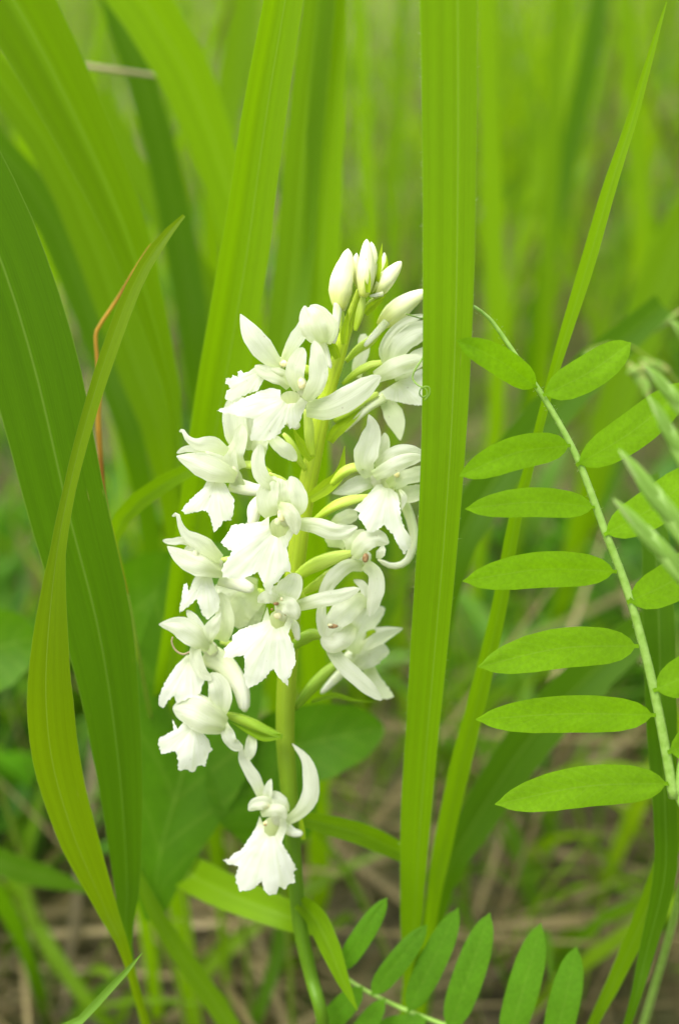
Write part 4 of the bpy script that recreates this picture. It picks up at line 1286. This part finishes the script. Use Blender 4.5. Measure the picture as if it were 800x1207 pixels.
def fuzz(par, spines, count, L0, L1):
    v, fcs = [], []
    for k in range(count):
        sp, rad = random.choice(spines)
        i = random.randrange(len(sp) - 1)
        a, b = Vector(sp[i]), Vector(sp[i + 1])
        p = a.lerp(b, random.random())
        T = (b - a).normalized()
        V = (CP - p).normalized()
        sdv = T.cross(V).normalized()
        an = random.uniform(0, 6.28)
        dr = (sdv * math.cos(an) + V * math.sin(an) + T * random.uniform(-0.5, 0.5)).normalized()
        p = p + dr * rad * 0.9
        q = T.cross(dr).normalized() * 0.00002
        r2 = T * 0.00002
        n0 = len(v)
        v += [p + q, p - q + r2, p - q - r2, p + dr * random.uniform(L0, L1)]
        fcs += [(n0, n0 + 1, n0 + 3), (n0 + 1, n0 + 2, n0 + 3), (n0 + 2, n0, n0 + 3)]
    tag(mesh_obj('fuzz', v, fcs, M['hair'], par), kind='stuff')


vbase = P(830, 1060, 10)
vbase = Vector((vbase.x, vbase.y + 0.03, 0))
vetch = thing('vetch_plant', vbase, 'vetch leaf with paired oval leaflets on a pale stalk, right of the flat blade', 'vetch')
rz = lambda y: -9.5 + (y - 400) * 0.017
rpx = [(793, 940), (785, 890), (767, 800), (741, 703), (712, 625), (682, 545), (655, 493), (630, 453), (592, 396), (575, 374), (558, 361)]
sp = spline([P(x, y, rz(y)) for x, y in rpx], 60)
rach = tube('rachis', sp, [w / 2 for w in px_widths(sp, [0, .5, .85, 1], [12, 9.5, 6, 3.5])], M['rachis'], vetch, n=8)
fuzz(rach, [(sp, 0.0006)], 260, 0.0002, 0.0005)
sw = [vbase, vbase.lerp(P(812, 1000, 4), 0.6) + Vector((0.003, 0.004, 0)), P(812, 1000, 4), P(796, 935, rz(940)), P(815, 860, -2), P(850, 760, -6)]
s2 = spline(sw, 40)
tube('stem', s2, [w / 2 for w in px_widths(s2, [0, 1], [8, 8])], M['rachis'], vetch, n=8)
LL = [((629, 455), (538, 401), 34, 0.5), ((668, 526), (541, 561), 40, 1.0), ((697, 598), (548, 600), 35, 0.8), ((722, 674), (545, 685), 43, 1.0), ((748, 762), (563, 786), 47, 1.2), ((768, 843), (560, 848), 44, 0.6), ((784, 924), (583, 948), 47, 1.2),
      ((643, 464), (743, 404), 42, -0.6), ((682, 546), (812, 452), 46, -0.8), ((715, 628), (830, 548), 46, -0.8), ((742, 708), (850, 640), 48, -0.8), ((773, 812), (880, 745), 50, -0.8), ((790, 885), (900, 830), 50, -0.6)]
for k, (b, t, w, bend) in enumerate(LL):
    left = k < 7
    zb = rz(b[1])
    zt = (-16 + (t[1] - 400) * 0.014) if left else zb + 6
    leaflet(vetch, (b[0], b[1], zb - 0.6), (t[0], t[1], zt), w, 'leaflet', seed=60 + k, bend=bend, roll=(8 if left else -6) + (k * 29 % 19 - 9), cup=-0.1)


def tendril(par, pts, w):
    sp = spline([P(*p) for p in pts], 70)
    tube('tendril', sp, px_widths(sp, [0, 1], [w * 0.4, w * 0.24]), M['tendril'], par, n=6)


tendril(vetch, [(558, 361, -10), (540, 352, -8.5), (520, 356, -8), (503, 370, -8), (497, 375, -9), (488, 373, -10.5), (478, 370, -11)], 3.0)
tendril(vetch, [(540, 352, -8.5), (520, 380, -8), (503, 412, -9), (496, 425, -12), (489, 436, -13), (486, 445, -13), (490, 452, -13.5), (496, 456, -14), (502, 459, -14), (503, 466, -14.2), (497, 468, -14), (494, 463, -14.4), (497, 457, -14.8), (505, 456, -15), (506, 464, -15), (500, 472, -15)], 3.2)

# the lower vetch leaf at the bottom edge
vb2 = P(520, 1240, 20)
vb2 = Vector((vb2.x, vb2.y + 0.03, 0))
vet2 = thing('vetch_plant', vb2, 'darker vetch leaf with upright leaflets along the bottom edge', 'vetch')
rp = [(690, 1250, 16), (600, 1232, 17), (510, 1203, 18), (455, 1180, 19), (415, 1158, 20), (395, 1140, 21)]
sp = spline([P(*p) for p in rp], 40)
tube('rachis', sp, [w / 2 for w in px_widths(sp, [0, 1], [7, 4])], M['rachis'], vet2, n=8)
s2 = spline([vb2, vb2.lerp(P(690, 1250, 16), 0.5) + Vector((0.004, 0, 0)), P(690, 1250, 16)], 16)
tube('stem', s2, [0.0007] * 16, M['rachis'], vet2, n=8)
for k, (b, t, w) in enumerate([((402, 1142), (456, 1058), 25), ((440, 1170), (503, 1090), 26), ((482, 1190), (540, 1070), 32), ((530, 1212), (577, 1076), 36), ((597, 1232), (637, 1088), 37), ((650, 1240), (679, 1116), 36),
                               ((425, 1165), (372, 1222), 28), ((500, 1202), (440, 1214), 22), ((452, 1180), (400, 1250), 24), ((540, 1216), (500, 1270), 26)]):
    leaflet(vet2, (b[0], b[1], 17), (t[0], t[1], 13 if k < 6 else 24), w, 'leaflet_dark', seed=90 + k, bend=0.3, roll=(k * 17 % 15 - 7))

# ------------------------------------------------------------------ grass flower heads
def panicle(base_pts, spikes, label, mat, zoff, stemw):
    W = [P(*p) for p in base_pts]
    g = Vector((W[0].x, W[0].y + 0.04, 0))
    t = thing('grass_panicle', g, label, 'grass head')
    sp = spline([g, g.lerp(W[0], .5) + Vector((0.003, 0.004, 0))] + W, 50)
    tube('stem', sp, [w / 2 for w in px_widths(sp, [0, 1], [stemw, stemw * 0.7])], M['culm'], t, n=7)
    for k, (b, tip, w) in enumerate(spikes):
        a, c_ = P(*b), P(*tip)
        md = a.lerp(c_, 0.5) + RIGHT * 0.0006
        s = spline([a, md, c_], 18)
        rr = [w / 2 * interp([(0, .35), (.2, .85), (.45, 1), (.7, .8), (.9, .4), (1, .04)], i / 17) * depth_of(Vector(s[i])) / FPX for i in range(18)]
        spk = tube('spikelet', s, rr, M[mat], t, n=10, lumps=0.12, flat=0.6, seed=k)
        # overlapping scales of the spikelet
        for j in range(4):
            i0 = 2 + j * 3
            seg = [Vector(q) for q in s[i0:i0 + 7]]
            V = (CP - seg[0]).normalized()
            T = (seg[-1] - seg[0]).normalized()
            sdv = T.cross(V).normalized() * (1 if j % 2 else -1)
            seg = [q + V * rr[i0 + m_] * 0.66 + sdv * rr[i0 + m_] * (0.25 + 0.12 * m_) for m_, q in enumerate(seg)]
            ribbon('scale', seg, [rr[i0] * f_ for f_ in (.8, 1.2, 1.3, 1.1, .8, .45, .05)], M['scale'], spk, cup=-0.5, ncross=4, roll=(-20 if j % 2 else 20), seed=k * 9 + j)
    return t


M['scale'] = blade_mat('spikelet_scale', (0.32, 0.54, 0.10), (0.36, 0.58, 0.08), veins=14, pale=(0.55, 0.66, 0.36))
panicle([(885, 1100, -14), (880, 900, -22), (862, 730, -28), (846, 570, -32), (834, 430, -36), (828, 350, -40)],
        [((834, 722, -30), (722, 588, -34), 21), ((840, 690, -32), (729, 530, -36), 23), ((822, 590, -33), (763, 466, -36), 18), ((830, 522, -36), (757, 428, -38), 17), ((824, 432, -38), (789, 376, -40), 14),
         ((870, 640, -36), (815, 490, -38), 18)],
        'pale green grass flower head reaching in from the right edge over the leaflets', 'spikelet', 0, 10)
M['spikelet_dry'] = tint_solid('spikelet_dry', (0.20, 0.25, 0.04), (0.36, 0.32, 0.11), 0.0, 1.0, 0.0)
panicle([(880, 700, 60), (850, 560, 58), (815, 470, 56), (780, 435, 55), (735, 405, 54), (690, 412, 54)],
        [((740, 428, 52), (765, 470, 50), 13), ((765, 430, 52), (738, 440, 50), 11), ((790, 440, 52), (752, 424, 52), 12), ((720, 412, 54), (680, 420, 54), 10), ((800, 460, 54), (775, 480, 52), 13), ((745, 404, 60), (806, 362, 62), 8)],
        'blurred brownish grass head behind the topmost right leaflet', 'spikelet_dry', 0, 4)
